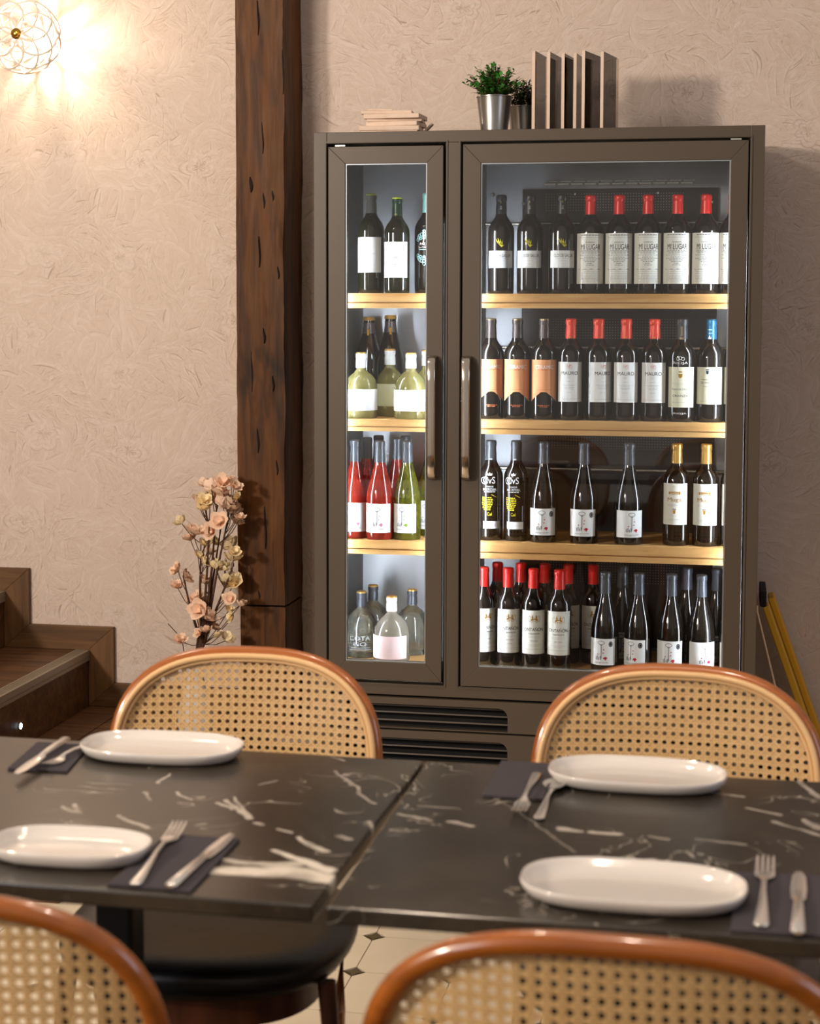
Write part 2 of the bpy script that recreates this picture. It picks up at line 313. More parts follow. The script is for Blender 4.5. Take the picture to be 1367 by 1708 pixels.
# ---------------------------------------------------------------- mesh builder
class MB:
    def __init__(s): s.v = []; s.f = []; s.mi = []; s.mats = []
    def _m(s, m):
        if m is None: m = s.mats[0] if s.mats else 'plaster'
        if m not in s.mats: s.mats.append(m)
        return s.mats.index(m)
    def add(s, vs, fs, m=None):
        k = len(s.v); s.v += [tuple(p) for p in vs]; i = s._m(m)
        for f in fs: s.f.append(tuple(j + k for j in f)); s.mi.append(i)
        return s
    def box(s, a, b, m=None, M=None):
        x0, y0, z0 = a; x1, y1, z1 = b
        vs = [(x0, y0, z0), (x1, y0, z0), (x1, y1, z0), (x0, y1, z0), (x0, y0, z1), (x1, y0, z1), (x1, y1, z1), (x0, y1, z1)]
        if M is not None: vs = [M @ Vector(v) for v in vs]
        return s.add(vs, [(0, 3, 2, 1), (4, 5, 6, 7), (0, 1, 5, 4), (1, 2, 6, 5), (2, 3, 7, 6), (3, 0, 4, 7)], m)
    def prism(s, pts, d0, d1, axis='y', m=None):    # polygon in the plane across axis
        def put(p, d): return {'y': (p[0], d, p[1]), 'z': (p[0], p[1], d), 'x': (d, p[0], p[1])}[axis]
        n = len(pts); vs = [put(p, d0) for p in pts] + [put(p, d1) for p in pts]
        fs = [tuple(range(n))[::-1], tuple(range(n, 2 * n))] + [(i, (i + 1) % n, n + (i + 1) % n, n + i) for i in range(n)]
        return s.add(vs, fs, m)
    def lathe(s, prof, seg=24, c=(0, 0, 0), m=None, cap=True, M=None):
        vs = []; n = len(prof)
        for r, z in prof:
            for k in range(seg):
                a = 2 * math.pi * k / seg; vs.append((c[0] + r * math.cos(a), c[1] + r * math.sin(a), c[2] + z))
        fs = [(i * seg + k, i * seg + (k + 1) % seg, (i + 1) * seg + (k + 1) % seg, (i + 1) * seg + k) for i in range(n - 1) for k in range(seg)]
        if cap: fs += [tuple(range(seg))[::-1], tuple((n - 1) * seg + k for k in range(seg))]
        if M is not None: vs = [M @ Vector(v) for v in vs]
        return s.add(vs, fs, m)
    def tube(s, path, rad, seg=8, closed=False, m=None, flat=1.0, up=(0, 0, 1), caps=True):
        P = [Vector(p) for p in path]; n = len(P); vs = []
        rs = rad if isinstance(rad, (list, tuple)) else [rad] * n
        for i, p in enumerate(P):
            a = P[(i - 1) % n] if (closed or i > 0) else p; b = P[(i + 1) % n] if (closed or i < n - 1) else p
            t = (b - a).normalized(); u = Vector(up)
            if abs(t.dot(u)) > .98: u = Vector((1, 0, 0)) if abs(t.x) < .9 else Vector((0, 1, 0))
            x = t.cross(u).normalized(); y = x.cross(t).normalized()
            for k in range(seg):
                an = 2 * math.pi * k / seg; vs.append(p + x * (math.cos(an) * rs[i]) + y * (math.sin(an) * rs[i] * flat))
        m_ = n if closed else n - 1
        fs = [(i * seg + k, i * seg + (k + 1) % seg, ((i + 1) % n) * seg + (k + 1) % seg, ((i + 1) % n) * seg + k) for i in range(m_) for k in range(seg)]
        if not closed and caps: fs += [tuple(range(seg))[::-1], tuple((n - 1) * seg + k for k in range(seg))]
        return s.add(vs, fs, m)
    def mesh(s, name, smooth=None):
        me = bpy.data.meshes.new(name); me.from_pydata(s.v, [], s.f)
        for m in s.mats: me.materials.append(MATS[m])
        me.polygons.foreach_set('material_index', s.mi); me.update()
        if smooth:
            me.polygons.foreach_set('use_smooth', [True] * len(me.polygons)); me.set_sharp_from_angle(angle=R(smooth))
        return me
    def build(s, name, parent=None, loc=(0, 0, 0), rz=0., smooth=None, bevel=0., **tags):
        return place(name, s.mesh(name, smooth), parent, loc, rz, bevel, **tags)
def place(name, me, parent=None, loc=(0, 0, 0), rz=0., bevel=0., **tags):
    o = bpy.data.objects.new(name, me); S.collection.objects.link(o); o.location = loc; o.rotation_euler = (0, 0, rz)
    if parent is not None:
        o.parent = parent
    if bevel:
        b = o.modifiers.new('bevel', 'BEVEL'); b.width = bevel; b.segments = 2; b.limit_method = 'ANGLE'; b.angle_limit = R(40)
    for k, v in tags.items(): o['category' if k == 'cat' else k] = v
    return o
def thing(name, loc, label, cat, group=None, rz=0.):
    o = bpy.data.objects.new(name, None); S.collection.objects.link(o); o.location = loc; o.rotation_euler = (0, 0, rz); o.empty_display_size = .05
    o['label'] = label; o['category'] = cat
    if group: o['group'] = group
    return o
# ---------------------------------------------------------------- the room
WY = 5.55
wall = MB().box((-4.3, WY, 0), (3.4, WY + .12, 3.0), 'wallpaper').build('wall_back', kind='structure')
MB().box((-4.42, -3.2, 0), (-4.3, 5.67, 3.0), 'plaster').build('wall_left', kind='structure')
MB().box((3.4, -3.2, 0), (3.52, 5.67, 3.0), 'plaster').build('wall_right', kind='structure')
floor = MB().box((-4.42, -3.2, -.06), (3.52, 5.67, -.004), 'grout').build('floor', kind='structure')
PT = .2185
tm = MB(); a_, c_, h_ = PT / 2 - .0012, .026, .004
tm.prism([(-a_ + c_, -a_), (a_ - c_, -a_), (a_, -a_ + c_), (a_, a_ - c_), (a_ - c_, a_), (-a_ + c_, a_), (-a_, a_ - c_), (-a_, -a_ + c_)], -h_, 0, 'z', 'tile_cream')
tile_me = tm.mesh('tile')
im = MB(); c2 = c_ - .0012; q = .0075
im.prism([(-c2, 0), (-q, -q), (0, -c2), (q, -q), (c2, 0), (q, q), (0, c2), (-q, q)], -h_, 0, 'z', 'tile_olive')
im_me = im.mesh('tile_insert')
for i in range(-8, 6):
    for j in range(-4, 7):
        x = -.84 + (i + .5) * PT + .03; y = 3.836 + (j + .5) * PT
        if y > 5.3: continue
        place('tile', tile_me, floor, (x, y, 0))
        place('tile_insert', im_me, floor, (x - PT / 2, y - PT / 2, 0))
# post
def post(z0, z1, inset, name, parent):
    mb = MB(); nz = max(6, int((z1 - z0) / .03)); x0, x1, y0, y1 = -1.585 + inset, -1.420 - inset * .3, 5.33 + inset, WY
    ring = []
    n1, n2 = 8, 10
    for k in range(n2): ring.append((x0, y1 + (y0 - y1) * k / n2))
    for k in range(n1): ring.append((x0 + (x1 - x0) * k / n1, y0))
    for k in range(n2 + 1): ring.append((x1, y0 + (y1 - y0) * k / n2))
    n = len(ring); rnd = random.Random(5); vs = []
    for i in range(nz + 1):
        z = z0 + (z1 - z0) * i / nz
        for k, (x, y) in enumerate(ring):
            e = .0022 * math.sin(z * 7 + x * 40) + .0014 * math.sin(z * 19 + y * 60 + k) + rnd.uniform(-.0012, .0012)
            cx_ = 1 if k >= n2 + n1 else (-1 if k < n2 else 0)
            corner = .004 if k in (n2, n2 + n1) else 0
            vs.append((x + cx_ * e - (corner if k == n2 + n1 else -corner if k == n2 else 0), (y + (e if cx_ == 0 else 0)) if 0 < k < n - 1 else y, z))
    fs = [(i * n + k, i * n + k + 1, (i + 1) * n + k + 1, (i + 1) * n + k) for i in range(nz) for k in range(n - 1)]
    fs += [tuple(range(n))[::-1], tuple(nz * n + k for k in range(n))]
    mb.add(vs, fs, 'beam_wood')
    return mb.build(name, parent, smooth=35)
pt = thing('timber_post', (-1.5, 5.44, .095), 'rough dark brown timber post against the wallpapered wall, left of the wine cabinet', 'post')
def rel(o, root): o.location = Vector(o.location) - Vector(root.location); return o
rel(post(.507, 3.0, 0, 'shaft', pt), pt); rel(post(.095, .500, .006, 'plinth_block', pt), pt)
rnd = random.Random(11)
cr = MB()
def crack(x, z, L, wd, y=5.3255):
    n = 7; pts = []
    for k in range(n): t_ = k / (n - 1); pts.append((x + wd * .5 * math.sin(math.pi * t_) + .002 * math.sin(t_ * 5), z - L / 2 + L * t_))
    for k in range(n - 2, 0, -1): t_ = k / (n - 1); pts.append((x - wd * .5 * math.sin(math.pi * t_) + .002 * math.sin(t_ * 5), z - L / 2 + L * t_))
    cr.prism(pts, y, y + .006, 'y', 'beam_crack')
for (px, py, L, wd) in ((430, 30, .11, .004), (438, 230, .10, .004), (418, 308, .05, .009), (440, 335, .05, .006), (455, 327, .035, .007), (432, 420, .10, .004), (440, 560, .05, .005), (420, 620, .13, .005), (455, 640, .05, .005),
                        (430, 735, .08, .006), (462, 780, .05, .006), (442, 880, .14, .005), (432, 992, .03, .006), (472, 120, .14, .004), (464, 455, .04, .005)):
    p = atY(px, py, 5.33); crack(p.x, p.z, L, wd)
rel(cr.build('crack', pt, kind='stuff'), pt)
# stair skirting (stepped boards on the wall) and steps
TR = {0: .095, 1: .29, 2: .485, 3: .68}; XS = {1: -2.18, 2: -2.487, 3: -2.79}
sk = thing('stair_skirting', (-2.3, WY, .2), 'stepped dark wood skirting boards following the stairs up the papered wall', 'skirting')
def board(pts, m='skirt_wood'):
    o = MB().prism(pts, WY - .018, WY - .0005, 'y', m).build('board', sk, bevel=.0015); rel(o, sk)
tz = .083
def stepz(k): return TR[k] + tz
for k in (1, 2):
    xi = XS[k]; xo = xi + .093
    board([(xi, TR[k - 1] + .0), (xo, stepz(k - 1)), (xo, stepz(k)), (xi, TR[k])], 'skirt_wood_v')
xr = -1.586
board([(XS[1], TR[0]), (xr, TR[0]), (xr, stepz(0)), (XS[1] + .093, stepz(0))])
board([(XS[2], TR[1]), (XS[1], TR[1]), (XS[1] + .093, stepz(1)), (XS[2] + .093, stepz(1))])
board([(XS[3], TR[2]), (XS[2], TR[2]), (XS[2] + .093, stepz(2)), (XS[3] + .093, stepz(2))])
st = thing('wooden_steps', (-2.6, 4.2, 0), 'dark wooden steps with grey metal nosings rising to the left beside the wall', 'stairs')
yb, yf = WY - .019, 2.9
def sp(mb, name, **k): return rel(mb.build(name, st, **k), st)
sp(MB().box((-2.18, 3.9, 0), (-1.62, yb, .075), 'step_wood'), 'platform')
for k in range(4): sp(MB().box((-2.178 + k * .14, 3.9, .075), (-2.042 + k * .14, yb, .095), 'step_wood'), 'plank', bevel=.001)
for k in (1, 2, 3):
    x1 = XS[k]; x0 = XS.get(k + 1, x1 - .6)
    sp(MB().box((x0, yf, 0), (x1 - .012, yb, TR[k] - .02), 'step_wood'), 'carcass')
    sp(MB().box((x1 - .012, yf, 0 if k == 1 else TR[k - 1] + .0005), (x1, yb, TR[k] - .022), 'step_wood'), 'riser', bevel=.001)
    sp(MB().box((x0, yf, TR[k] - .02), (x1 - .045, yb, TR[k]), 'step_wood'), 'tread', bevel=.001)
    nb = MB().box((x1 - .045, yf, TR[k] - .022), (x1 + .006, yb, TR[k] + .001), 'nosing')
    for g in range(4): nb.box((x1 - .040 + g * .009, yf, TR[k] + .001), (x1 - .035 + g * .009, yb, TR[k] + .0022), 'nosing')
    nb.box((x1, yf, TR[k] - .034), (x1 + .006, yb, TR[k] - .021), 'nosing')
    sp(nb, 'nosing', label='grey grooved metal nosing')
p = atX(33, 1211, -2.18)
Mx = Matrix.Translation(p - st.location) @ Matrix.Rotation(math.pi / 2, 4, 'Y')
sl = MB().lathe([(.013, 0), (.013, .002), (.010, .003)], 20, m='chrome', M=Mx).build('step_light', st, label='small round lit step light')
MB().lathe([(.0095, .002), (.0095, .0045), (.006, .006)], 16, m='step_led', M=Mx).build('lens', sl)
# ---------------------------------------------------------------- wine cabinet
CL, CR, CT, FY, BY = -1.231, .071, 1.986, 4.95, 5.50
cab = thing('wine_cabinet', ((CL + CR) / 2, FY, 0), 'tall taupe double-door wine cabinet with lit glass doors and pine shelves', 'wine cabinet')
def cp(mb, name, parent=None, **k):
    o = mb.build(name, parent or cab, **k)
    if parent is None: rel(o, cab)
    return o
sh = MB()   # outer frame
sh.box((CL, FY, .02), (CL + .040, BY, CT), 'paint'); sh.box((CR - .040, FY, .02), (CR, BY, CT), 'paint')
sh.box((CL + .04, FY, CT - .034), (CR - .04, BY, CT), 'paint')
sh.box((-.836, FY, .350), (-.791, BY - .04, CT - .034), 'paint')
sh.box((CL + .04, FY, .318), (CR - .04, BY - .04, .352), 'paint')
sh.box((CL + .04, BY - .02, .02), (CR - .04, BY, CT - .034), 'paint')
cp(sh, 'carcass', bevel=.0015)
# black strips colour in the shade of the gaps beside the doors
for (a, b) in (((CL + .040, .353), (CL + .0445, 1.951)), ((-.8405, .353), (-.8365, 1.951)), ((-.7905, .353), (-.7865, 1.951)), ((CR - .0445, .353), (CR - .0405, 1.951))):
    gp = MB().box((a[0], FY + .012, a[1]), (b[0], FY + .045, b[1]), 'gap'); cp(gp, 'door_gap_shade')
fm = MB()   # thin raised bead round each door opening
for (x0, x1) in ((CL + .034, -.830), (-.797, CR - .034)):
    for (a, b) in (((x0, .346), (x0 + .004, 1.958)), ((x1 - .004, .346), (x1, 1.958)), ((x0 + .004, 1.954), (x1 - .004, 1.958)), ((x0 + .004, .346), (x1 - .004, .350))):
        fm.box((a[0], FY - .003, a[1]), (b[0], FY - .0002, b[1]), 'paint')
cp(fm, 'bead')
def door(x0, x1, z0, z1, gx0, gx1, gz0, gz1, hx, hinge_left):
    d = MB(); y0, y1 = FY - .004, FY + .036
    for pts in ([(x0, z0), (gx0, gz0), (gx0, gz1), (x0, z1)], [(x1, z0), (x1, z1), (gx1, gz1), (gx1, gz0)], [(x0, z1), (gx0, gz1), (gx1, gz1), (x1, z1)], [(x0, z0), (x1, z0), (gx1, gz0), (gx0, gz0)]):
        cx_ = sum(p[0] for p in pts) / 4; cz = sum(p[1] for p in pts) / 4
        d.prism(pts if pts[0] else pts, y0, y1, 'y', 'paint')
    do = cp(d, 'door', bevel=.0012)
    def sub(mb, name, **k):
        return mb.build(name, do, **k)
    sub(MB().box((gx0 + .0035, FY + .004, gz0 + .0035), (gx1 - .0035, FY + .008, gz1 - .0035), 'door_glass'), 'glass_pane')
    g = MB()
    for (a, b) in (((gx0 + .0002, gz0 + .0002), (gx0 + .0035, gz1 - .0002)), ((gx1 - .0035, gz0 + .0002), (gx1 - .0002, gz1 - .0002)), ((gx0 + .0035, gz1 - .0035), (gx1 - .0035, gz1 - .0002)), ((gx0 + .0035, gz0 + .0002), (gx1 - .0035, gz0 + .0035))):
        g.box((a[0], FY + .0005, a[1]), (b[0], FY + .010, b[1]), 'gasket')
    sub(g, 'glass_trim')
    # handle: flat bowed bar with rounded ends
    z0h, z1h = .975, 1.328; yh = FY - .038
    path = [(FY - .005, z0h), (FY - .018, z0h), (FY - .030, z0h + .004), (yh, z0h + .016)] + [(yh, z0h + .016 + (z1h - z0h - .032) * k / 6) for k in range(1, 7)] + [(FY - .030, z1h - .004), (FY - .018, z1h), (FY - .005, z1h)]
    hb = MB(); hw = .0135; n = 14; vs = []
    for i, (y, z) in enumerate(path):
        a = path[max(i - 1, 0)]; b = path[min(i + 1, len(path) - 1)]; ty, tz_ = b[0] - a[0], b[1] - a[1]; L = math.hypot(ty, tz_); ny, nz_ = -tz_ / L, ty / L
        for k in range(n):
            an = 2 * math.pi * k / n; sx = math.copysign(abs(math.cos(an)) ** .45, math.cos(an)) * hw; sy = math.copysign(abs(math.sin(an)) ** .8, math.sin(an)) * .006
            vs.append((hx + sx, y + ny * sy, z + nz_ * sy))
    fs = [(i * n + k, i * n + (k + 1) % n, (i + 1) * n + (k + 1) % n, (i + 1) * n + k) for i in range(len(path) - 1) for k in range(n)] + [tuple(range(n)), tuple((len(path) - 1) * n + k for k in range(n))]
    hb.add(vs, fs, 'chrome'); sub(hb, 'handle', smooth=50, label='polished metal bow handle')
    hxx = x0 + .02 if hinge_left else x1 - .05
    sub(MB().box((hxx, FY + .0, z1 + .0015), (hxx + .03, FY + .030, z1 + .0055), 'rail_metal'), 'hinge')
    return do
door(-1.186, -.843, .363, 1.943, -1.135, -.891, .4165, 1.8935, -.871, True)
door(-.785, .026, .355, 1.945, -.7325, -.0225, .4135, 1.891, -.769, False)
# liners
BK = 5.42
for (x0, x1, nm) in ((-1.190, -.837, 'L'), (-.790, .030, 'R')):
    lb = MB()
    lb.box((x0, BK, .36), (x1, BK + .008, 1.945), 'steel_liner' if nm == 'L' else 'steel_liner')
    cp(lb, 'back_panel')
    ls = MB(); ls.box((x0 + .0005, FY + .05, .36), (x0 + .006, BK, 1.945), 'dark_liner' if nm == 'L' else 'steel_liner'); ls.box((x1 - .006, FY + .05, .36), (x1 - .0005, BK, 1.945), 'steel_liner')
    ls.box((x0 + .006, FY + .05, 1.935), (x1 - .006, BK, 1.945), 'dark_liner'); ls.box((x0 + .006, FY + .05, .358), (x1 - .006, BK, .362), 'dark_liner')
    cp(ls, 'liner')
    for xa in (x0 + .010, x1 - .018): cp(MB().box((xa, FY + .046, .42), (xa + .008, FY + .054, 1.72), 'led'), 'led_strip', label='cold white lit strip')
# duct panel of the right compartment
du = MB().prism([(-.668, .40), (-.060, .40), (-.060, 1.846), (-.668, 1.846)], BK - .012, BK - .001, 'y', 'duct_panel')
du = cp(du, 'duct_cover', bevel=.002)
vt = MB()
for k in range(11): vt.box((-.60 + k * .0425, BK - .017, 1.858), (-.564 + k * .0425, BK - .001, 1.863), 'rail_metal')
for k in range(11): vt.box((-.592 + k * .0425, BK - .017, 1.867), (-.556 + k * .0425, BK - .001, 1.870), 'rail_metal')
cp(vt, 'vent_slot', kind='stuff')
sc_ = MB()
for (px, py) in ((822, 325), (873, 339), (959, 324), (1097, 322), (1187, 337), (592, 940)):
    p = atY(px, py, BK - .013); sc_.lathe([(.006, 0), (.006, .003), (.003, .006)], 12, m='rail_metal', M=Matrix.Translation((p.x, BK - .0125 if px > 600 else BK - .001, p.z)) @ Matrix.Rotation(math.pi / 2, 4, 'X'))
cp(sc_, 'screw_head', kind='stuff')
for z in (1.737, 1.349, .966): cp(MB().tube([(-.784, 5.385, z), (.024, 5.385, z)], .0055, 10, m='rail_metal'), 'shelf_rail', smooth=50)
p = None
def shelf(x0, x1, z1, th):
    s_ = MB(); y0 = 5.03
    s_.box((x0, y0, z1 - th * .60), (x1, y0 + .022, z1), 'pine')
    s_.box((x0, y0 + .008, z1 - th * .66), (x1, y0 + .022, z1 - th * .60), 'pine')
    s_.box((x0, y0 - .002, z1 - th), (x1, y0 + .022, z1 - th * .66), 'pine')
    o = cp(s_, 'shelf', bevel=.0012, label='pale pine slatted shelf')
    for k in range(6):
        so = MB().box((x0 + .001, y0 + .0225 + k * .052, z1 - .014), (x1 - .001, y0 + .070 + k * .052, z1 - .0005), 'pine').build('slat', o, bevel=.001)
ZL = (1.516, 1.138, .770); ZR = (1.5150, 1.142, .776); ZB = .392
for z, zb in zip(ZL, (1.471, 1.102, .729)): shelf(-1.183, -.844, z, z - zb)
for z, zb in zip(ZR, (1.472, 1.099, .726)): shelf(-.783, .023, z, z - zb)
for (x0, x1) in ((-1.183, -.844), (-.783, .023)):
    cp(MB().box((x0, 4.998, .372), (x1, 5.40, ZB - .0003), 'pine'), 'floor_shelf', bevel=.002)
# lower grille panels
def grille(z0, z1, oz0, oz1, y):
    g = MB(); xa, xb = CL + .0415, CR - .0415; oa, ob = -1.14, -.643; r = .028
    arc = [(ob - r + r * math.cos(t), oz1 - r + r * math.sin(t)) for t in np.linspace(0, math.pi / 2, 7)]
    arc2 = [(oa + r - r * math.sin(t), oz1 - r + r * math.cos(t)) for t in np.linspace(0, math.pi / 2, 7)]
    g.prism([(xa, z0), (oa, z0)] + [(oa, oz0)] + arc2[::-1] + [(oa, z1), (xa, z1)], y, y + .018, 'y', 'paint')
    g.prism([(oa, z1)] + arc2[::-1][:0] + arc2[::-1][-1:] + arc2[::-1][-1:][:0] + [(arc2[0][0], arc2[0][1]), (arc[-1][0], arc[-1][1]), (ob, z1)], y, y + .018, 'y', 'paint') if False else g.box((oa, y, oz1), (ob, y + .018, z1), 'paint')
    g.prism([(ob, oz0)] + arc + [(ob, oz1)] if False else [(p_[0], p_[1]) for p_ in arc] + [(ob, oz1)], y, y + .018, 'y', 'paint')
    g.prism([(p_[0], p_[1]) for p_ in arc2] + [(oa, oz1)], y, y + .018, 'y', 'paint')
    g.box((ob, y, z0), (xb, y + .018, z1), 'paint')
    if oz0 > z0: g.box((oa, y, z0), (ob, y + .018, oz0), 'paint')
    gr = cp(g, 'grille_panel')
    for k, zz in enumerate((oz0 + .014, oz0 + .036, oz0 + .055)):
        Mt = Matrix.Translation((0, y + .034 + k * .008, zz)) @ Matrix.Rotation(R(-12), 4, 'X')
        o = MB().box((oa - .01, -.010, -.0022), (ob + .01, .010, .0022), 'paint', M=Mt).build('slat', gr)
grille(.219, .312, .222, .292, FY - .006)
grille(.100, .213, .120, .190, FY - .006)
cp(MB().box((CL + .0415, FY + .075, .02), (CR - .0415, FY + .08, .316), 'gap'), 'grille_backing')  # near-black sheet behind the grille openings
cp(MB().box((CL + .03, FY + .02, 0), (CR - .03, BY - .02, .0195), 'gap').box((CL + .0415, FY - .004, .02), (CR - .0415, FY + .014, .098), 'paint'), 'kick_plate')
# ---------------------------------------------------------------- bottles
_gc = {}
def glyphs(text):
    if text in _gc: return _gc[text]
    cu = bpy.data.curves.new('t', 'FONT'); cu.body = text; cu.resolution_u = 3; ob = bpy.data.objects.new('t', cu)
    me = bpy.data.meshes.new_from_object(ob); vs = [(v.co.x, v.co.y) for v in me.vertices]; fs = [tuple(p.vertices) for p in me.polygons]
    bpy.data.objects.remove(ob); bpy.data.meshes.remove(me)
    xs = [v[0] for v in vs]; ys = [v[1] for v in vs]; x0, x1, y0, y1 = min(xs), max(xs), min(ys), max(ys)
    r = ([((x - x0) / (x1 - x0) - .5, (y - y0) / (y1 - y0) - .5) for x, y in vs], fs); _gc[text] = r; return r
def T(text, x, z, w_, h, m='ink_black'): v, f = glyphs(text); return ([(x + a * w_, z + b * h) for a, b in v], f, m)
def ell(x, z, a, b, m, n=14, t=None):
    if t is None: return ([(x + a * math.cos(2 * math.pi * k / n), z + b * math.sin(2 * math.pi * k / n)) for k in range(n)], [tuple(range(n))], m)
    vs = [(x + (a - s) * math.cos(2 * math.pi * k / n), z + (b - s) * math.sin(2 * math.pi * k / n)) for s in (0, t) for k in range(n)]
    return (vs, [(k, (k + 1) % n, n + (k + 1) % n, n + k) for k in range(n)], m)
def bar(x0, x1, z, h, m='ink_grey', slope=0.):
    n = max(1, int((x1 - x0) / .006)); vs = []
    for k in range(n + 1): x = x0 + (x1 - x0) * k / n; vs += [(x, z + slope * (x - x0)), (x, z + h + slope * (x - x0))]
    return (vs, [(2 * k, 2 * k + 2, 2 * k + 3, 2 * k + 1) for k in range(n)], m)
def poly(pts, m): return (pts, [tuple(range(len(pts)))], m)
def lines(x, zs, ws, m='ink_light', h=.0009):   # rows of fine print too small to read: broken thin dashes
    out = []
    for i, (z, w_) in enumerate(zip(zs, ws)):
        r_ = random.Random(i * 7 + int(z * 1e4)); a = x - w_ / 2
        while a < x + w_ / 2 - .002:
            L = min(r_.uniform(.004, .010), x + w_ / 2 - a); out.append(bar(a, a + L, z, h, m)); a += L + .0018
    return out
def wrap(items, rad, name, off=.0011):
    mb = MB()
    for vs, fs, m in items:
        mb.add([(rad(z)[0] * 0 + (rad(z) + off) * math.sin(x / rad(z)) if False else (rad(z) + off) * math.sin(x / .04), -(rad(z) + off) * math.cos(x / .04), z) for x, z in vs], fs, m)
    return mb.mesh(name)
def labelsheet(r, x0, x1, z0, z1, m, bot=None, n=20):
    mb = MB(); vs = []
    for k in range(n + 1):
        x = x0 + (x1 - x0) * k / n; a = x / .04; zb = z0 if bot is None else bot(x)
        for rr in (r + .0001, r + .0006):
            vs += [(rr * math.sin(a), -rr * math.cos(a), zb), (rr * math.sin(a), -rr * math.cos(a), z1)]
    fs = []
    for k in range(n):
        i = 4 * k; j = i + 4
        fs += [(i + 2, j + 2, j + 3, i + 3), (i, i + 1, j + 1, j), (i + 1, i + 3, j + 3, j + 1), (i, j, j + 2, i + 2)]
    fs += [(0, 2, 3, 1), (4 * n, 4 * n + 1, 4 * n + 3, 4 * n + 2)]
    mb.add(vs, fs, m); return mb.mesh('label', 30)
SHAPES = {
 'bordeaux': ([(.030, .002), (.0375, 0), (.0392, .004), (.0395, .02), (.0398, .10), (.0398, .186), (.0385, .200), (.033, .213), (.025, .224), (.0185, .234), (.0152, .246), (.0146, .26), (.0144, .292)], .226 + .012, .300),
 'burgundy': ([(.033, .002), (.040, 0), (.0418, .004), (.0420, .03), (.0420, .115), (.0405, .135), (.036, .158), (.030, .180), (.0235, .203), (.0185, .222), (.0155, .240), (.0146, .262), (.0143, .292)], .232, .300),
 'champagne': ([(.036, .002), (.043, 0), (.0450, .004), (.045, .13), (.0425, .16), (.036, .195), (.027, .228), (.0205, .255), (.0175, .275), (.0165, .295)], .245, .305),
 'squat': ([(.036, .002), (.047, 0), (.0500, .005), (.0505, .03), (.0500, .085), (.0485, .100), (.043, .118), (.033, .131), (.022, .139), (.0155, .146), (.0142, .155), (.0142, .192)], .152, .200),
 'jug': ([(.040, .002), (.052, 0), (.0555, .006), (.056, .03), (.0550, .085), (.0520, .104), (.044, .122), (.032, .135), (.021, .143), (.0150, .150), (.0140, .158), (.0140, .195)], .154, .202)}
_bm = {}
def body_mesh(shape, m, fat=1.):
    k = (shape, m, fat)
    if k not in _bm: _bm[k] = MB().lathe([(r * (fat if r > .02 else 1), z) for r, z in SHAPES[shape][0]], 28, m=m).mesh('body', 40)
    return _bm[k]
_cm = {}
def cap_mesh(shape, m, top=None):
    k = (shape, m, top)
    if k not in _cm:
        _, z0, z1 = SHAPES[shape]; r0 = .0160 if shape != 'champagne' else .0215
        pr = [(r0 + .0006, z0), (r0 + .0004, z0 + .02), (.0152, z1 - .021), (.0152, z1 - .019), (.0166, z1 - .016), (.0166, z1 - .006), (.0158, z1 - .002), (.013, z1)]
        if shape == 'champagne': pr = [(.0260, .228), (.0215, .25), (.0185, .272), (.0178, .282), (.0195, .286), (.0195, .298), (.016, .305)]
        mb = MB(); nn = len(pr)
        if top: mb.lathe(pr[:-2], 24, m=m); mb.lathe([(pr[-2][0] + .0004, pr[-2][1] - .004), pr[-2], pr[-1]], 24, m=top)
        else: mb.lathe(pr, 24, m=m)
        _cm[k] = mb.mesh('capsule', 45)
    return _cm[k]
def key_label(leaf):
    it = [ell(0, .066, .010, .0062, 'ink_grey', 18, .0016), bar(-.0011, .0011, .018, .042, 'ink_grey'), bar(-.0035, .0035, .058, .002, 'ink_grey')]
    it += [bar(-.016 + k * .0042, -.0135 + k * .0042, .014, (.010, .013, .008, .012)[k % 4], 'ink_grey') for k in range(4)]
    it += [poly([(.005, .018), (.009, .023), (.013, .024), (.018, .020), (.015, .017), (.013, .012), (.010, .016)], leaf)]
    it += [poly([(-.012 + dx, .030 + dz), (-.009 + dx, .034 + dz), (-.007 + dx, .030 + dz)], leaf) for dx, dz in ((0, 0), (.015, .004), (.0165, .014))]
    it += [T('casagrande', 0, .006, .040, .0055, 'ink_grey')]
    return it
def seal(dark=True): return [ell(.027, .062, .0062, .0085, 'ink_black' if dark else 'ink_grey', 16), ell(.027, .062, .0040, .0058, 'ink_light', 14, .001)]
def wing(x, z, k):
    out = []
    for i, (a, L) in enumerate(((118, 1.), (107, 1.05), (96, .95), (84, .8))):
        c, s = math.cos(R(a)), math.sin(R(a)); bx, bz = x + .003 * i * k, z - .001 * i * k
        out.append(poly([(bx, bz), (bx + (c * .5 - s * .10) * L * .022 * k, bz + (s * .5 + c * .10) * L * .022 * k), (bx + c * L * .022 * k, bz + s * L * .022 * k), (bx + (c * .5 + s * .08) * L * .022 * k, bz + (s * .5 - c * .08) * L * .022 * k)], 'ink_lime'))
    out.append(poly([(x, z + .002 * k), (x + .010 * k, z - .001 * k), (x + .016 * k, z), (x + .012 * k, z - .004 * k), (x + .008 * k, z - .008 * k), (x + .003 * k, z - .003 * k)], 'ink_lime'))
    return out
def horses(z):
    out = []
    for sx in (-.006, .006):
        out += [ell(sx, z + .012, .0016, .002, 'ink_gold', 8), poly([(sx - .002, z + .003), (sx + .002, z + .003), (sx + .0015, z + .0105), (sx - .0015, z + .0105)], 'ink_gold'), bar(sx - .004, sx + .004, z + .007, .0012, 'ink_gold')]
    out += [ell(0, z, .011, .004, 'ink_gold', 12)]
    out += [bar(k, k + .0014, z - .009, .007, 'ink_gold') for k in (-.010, -.005, .004, .0085)]
    out += [ell(sx, z + .003, .0045, .009, 'ink_gold', 12, .0009) for sx in (-.015, .015)]
    return out
r_b, r_g = .0398, .0420
TYPES = {}
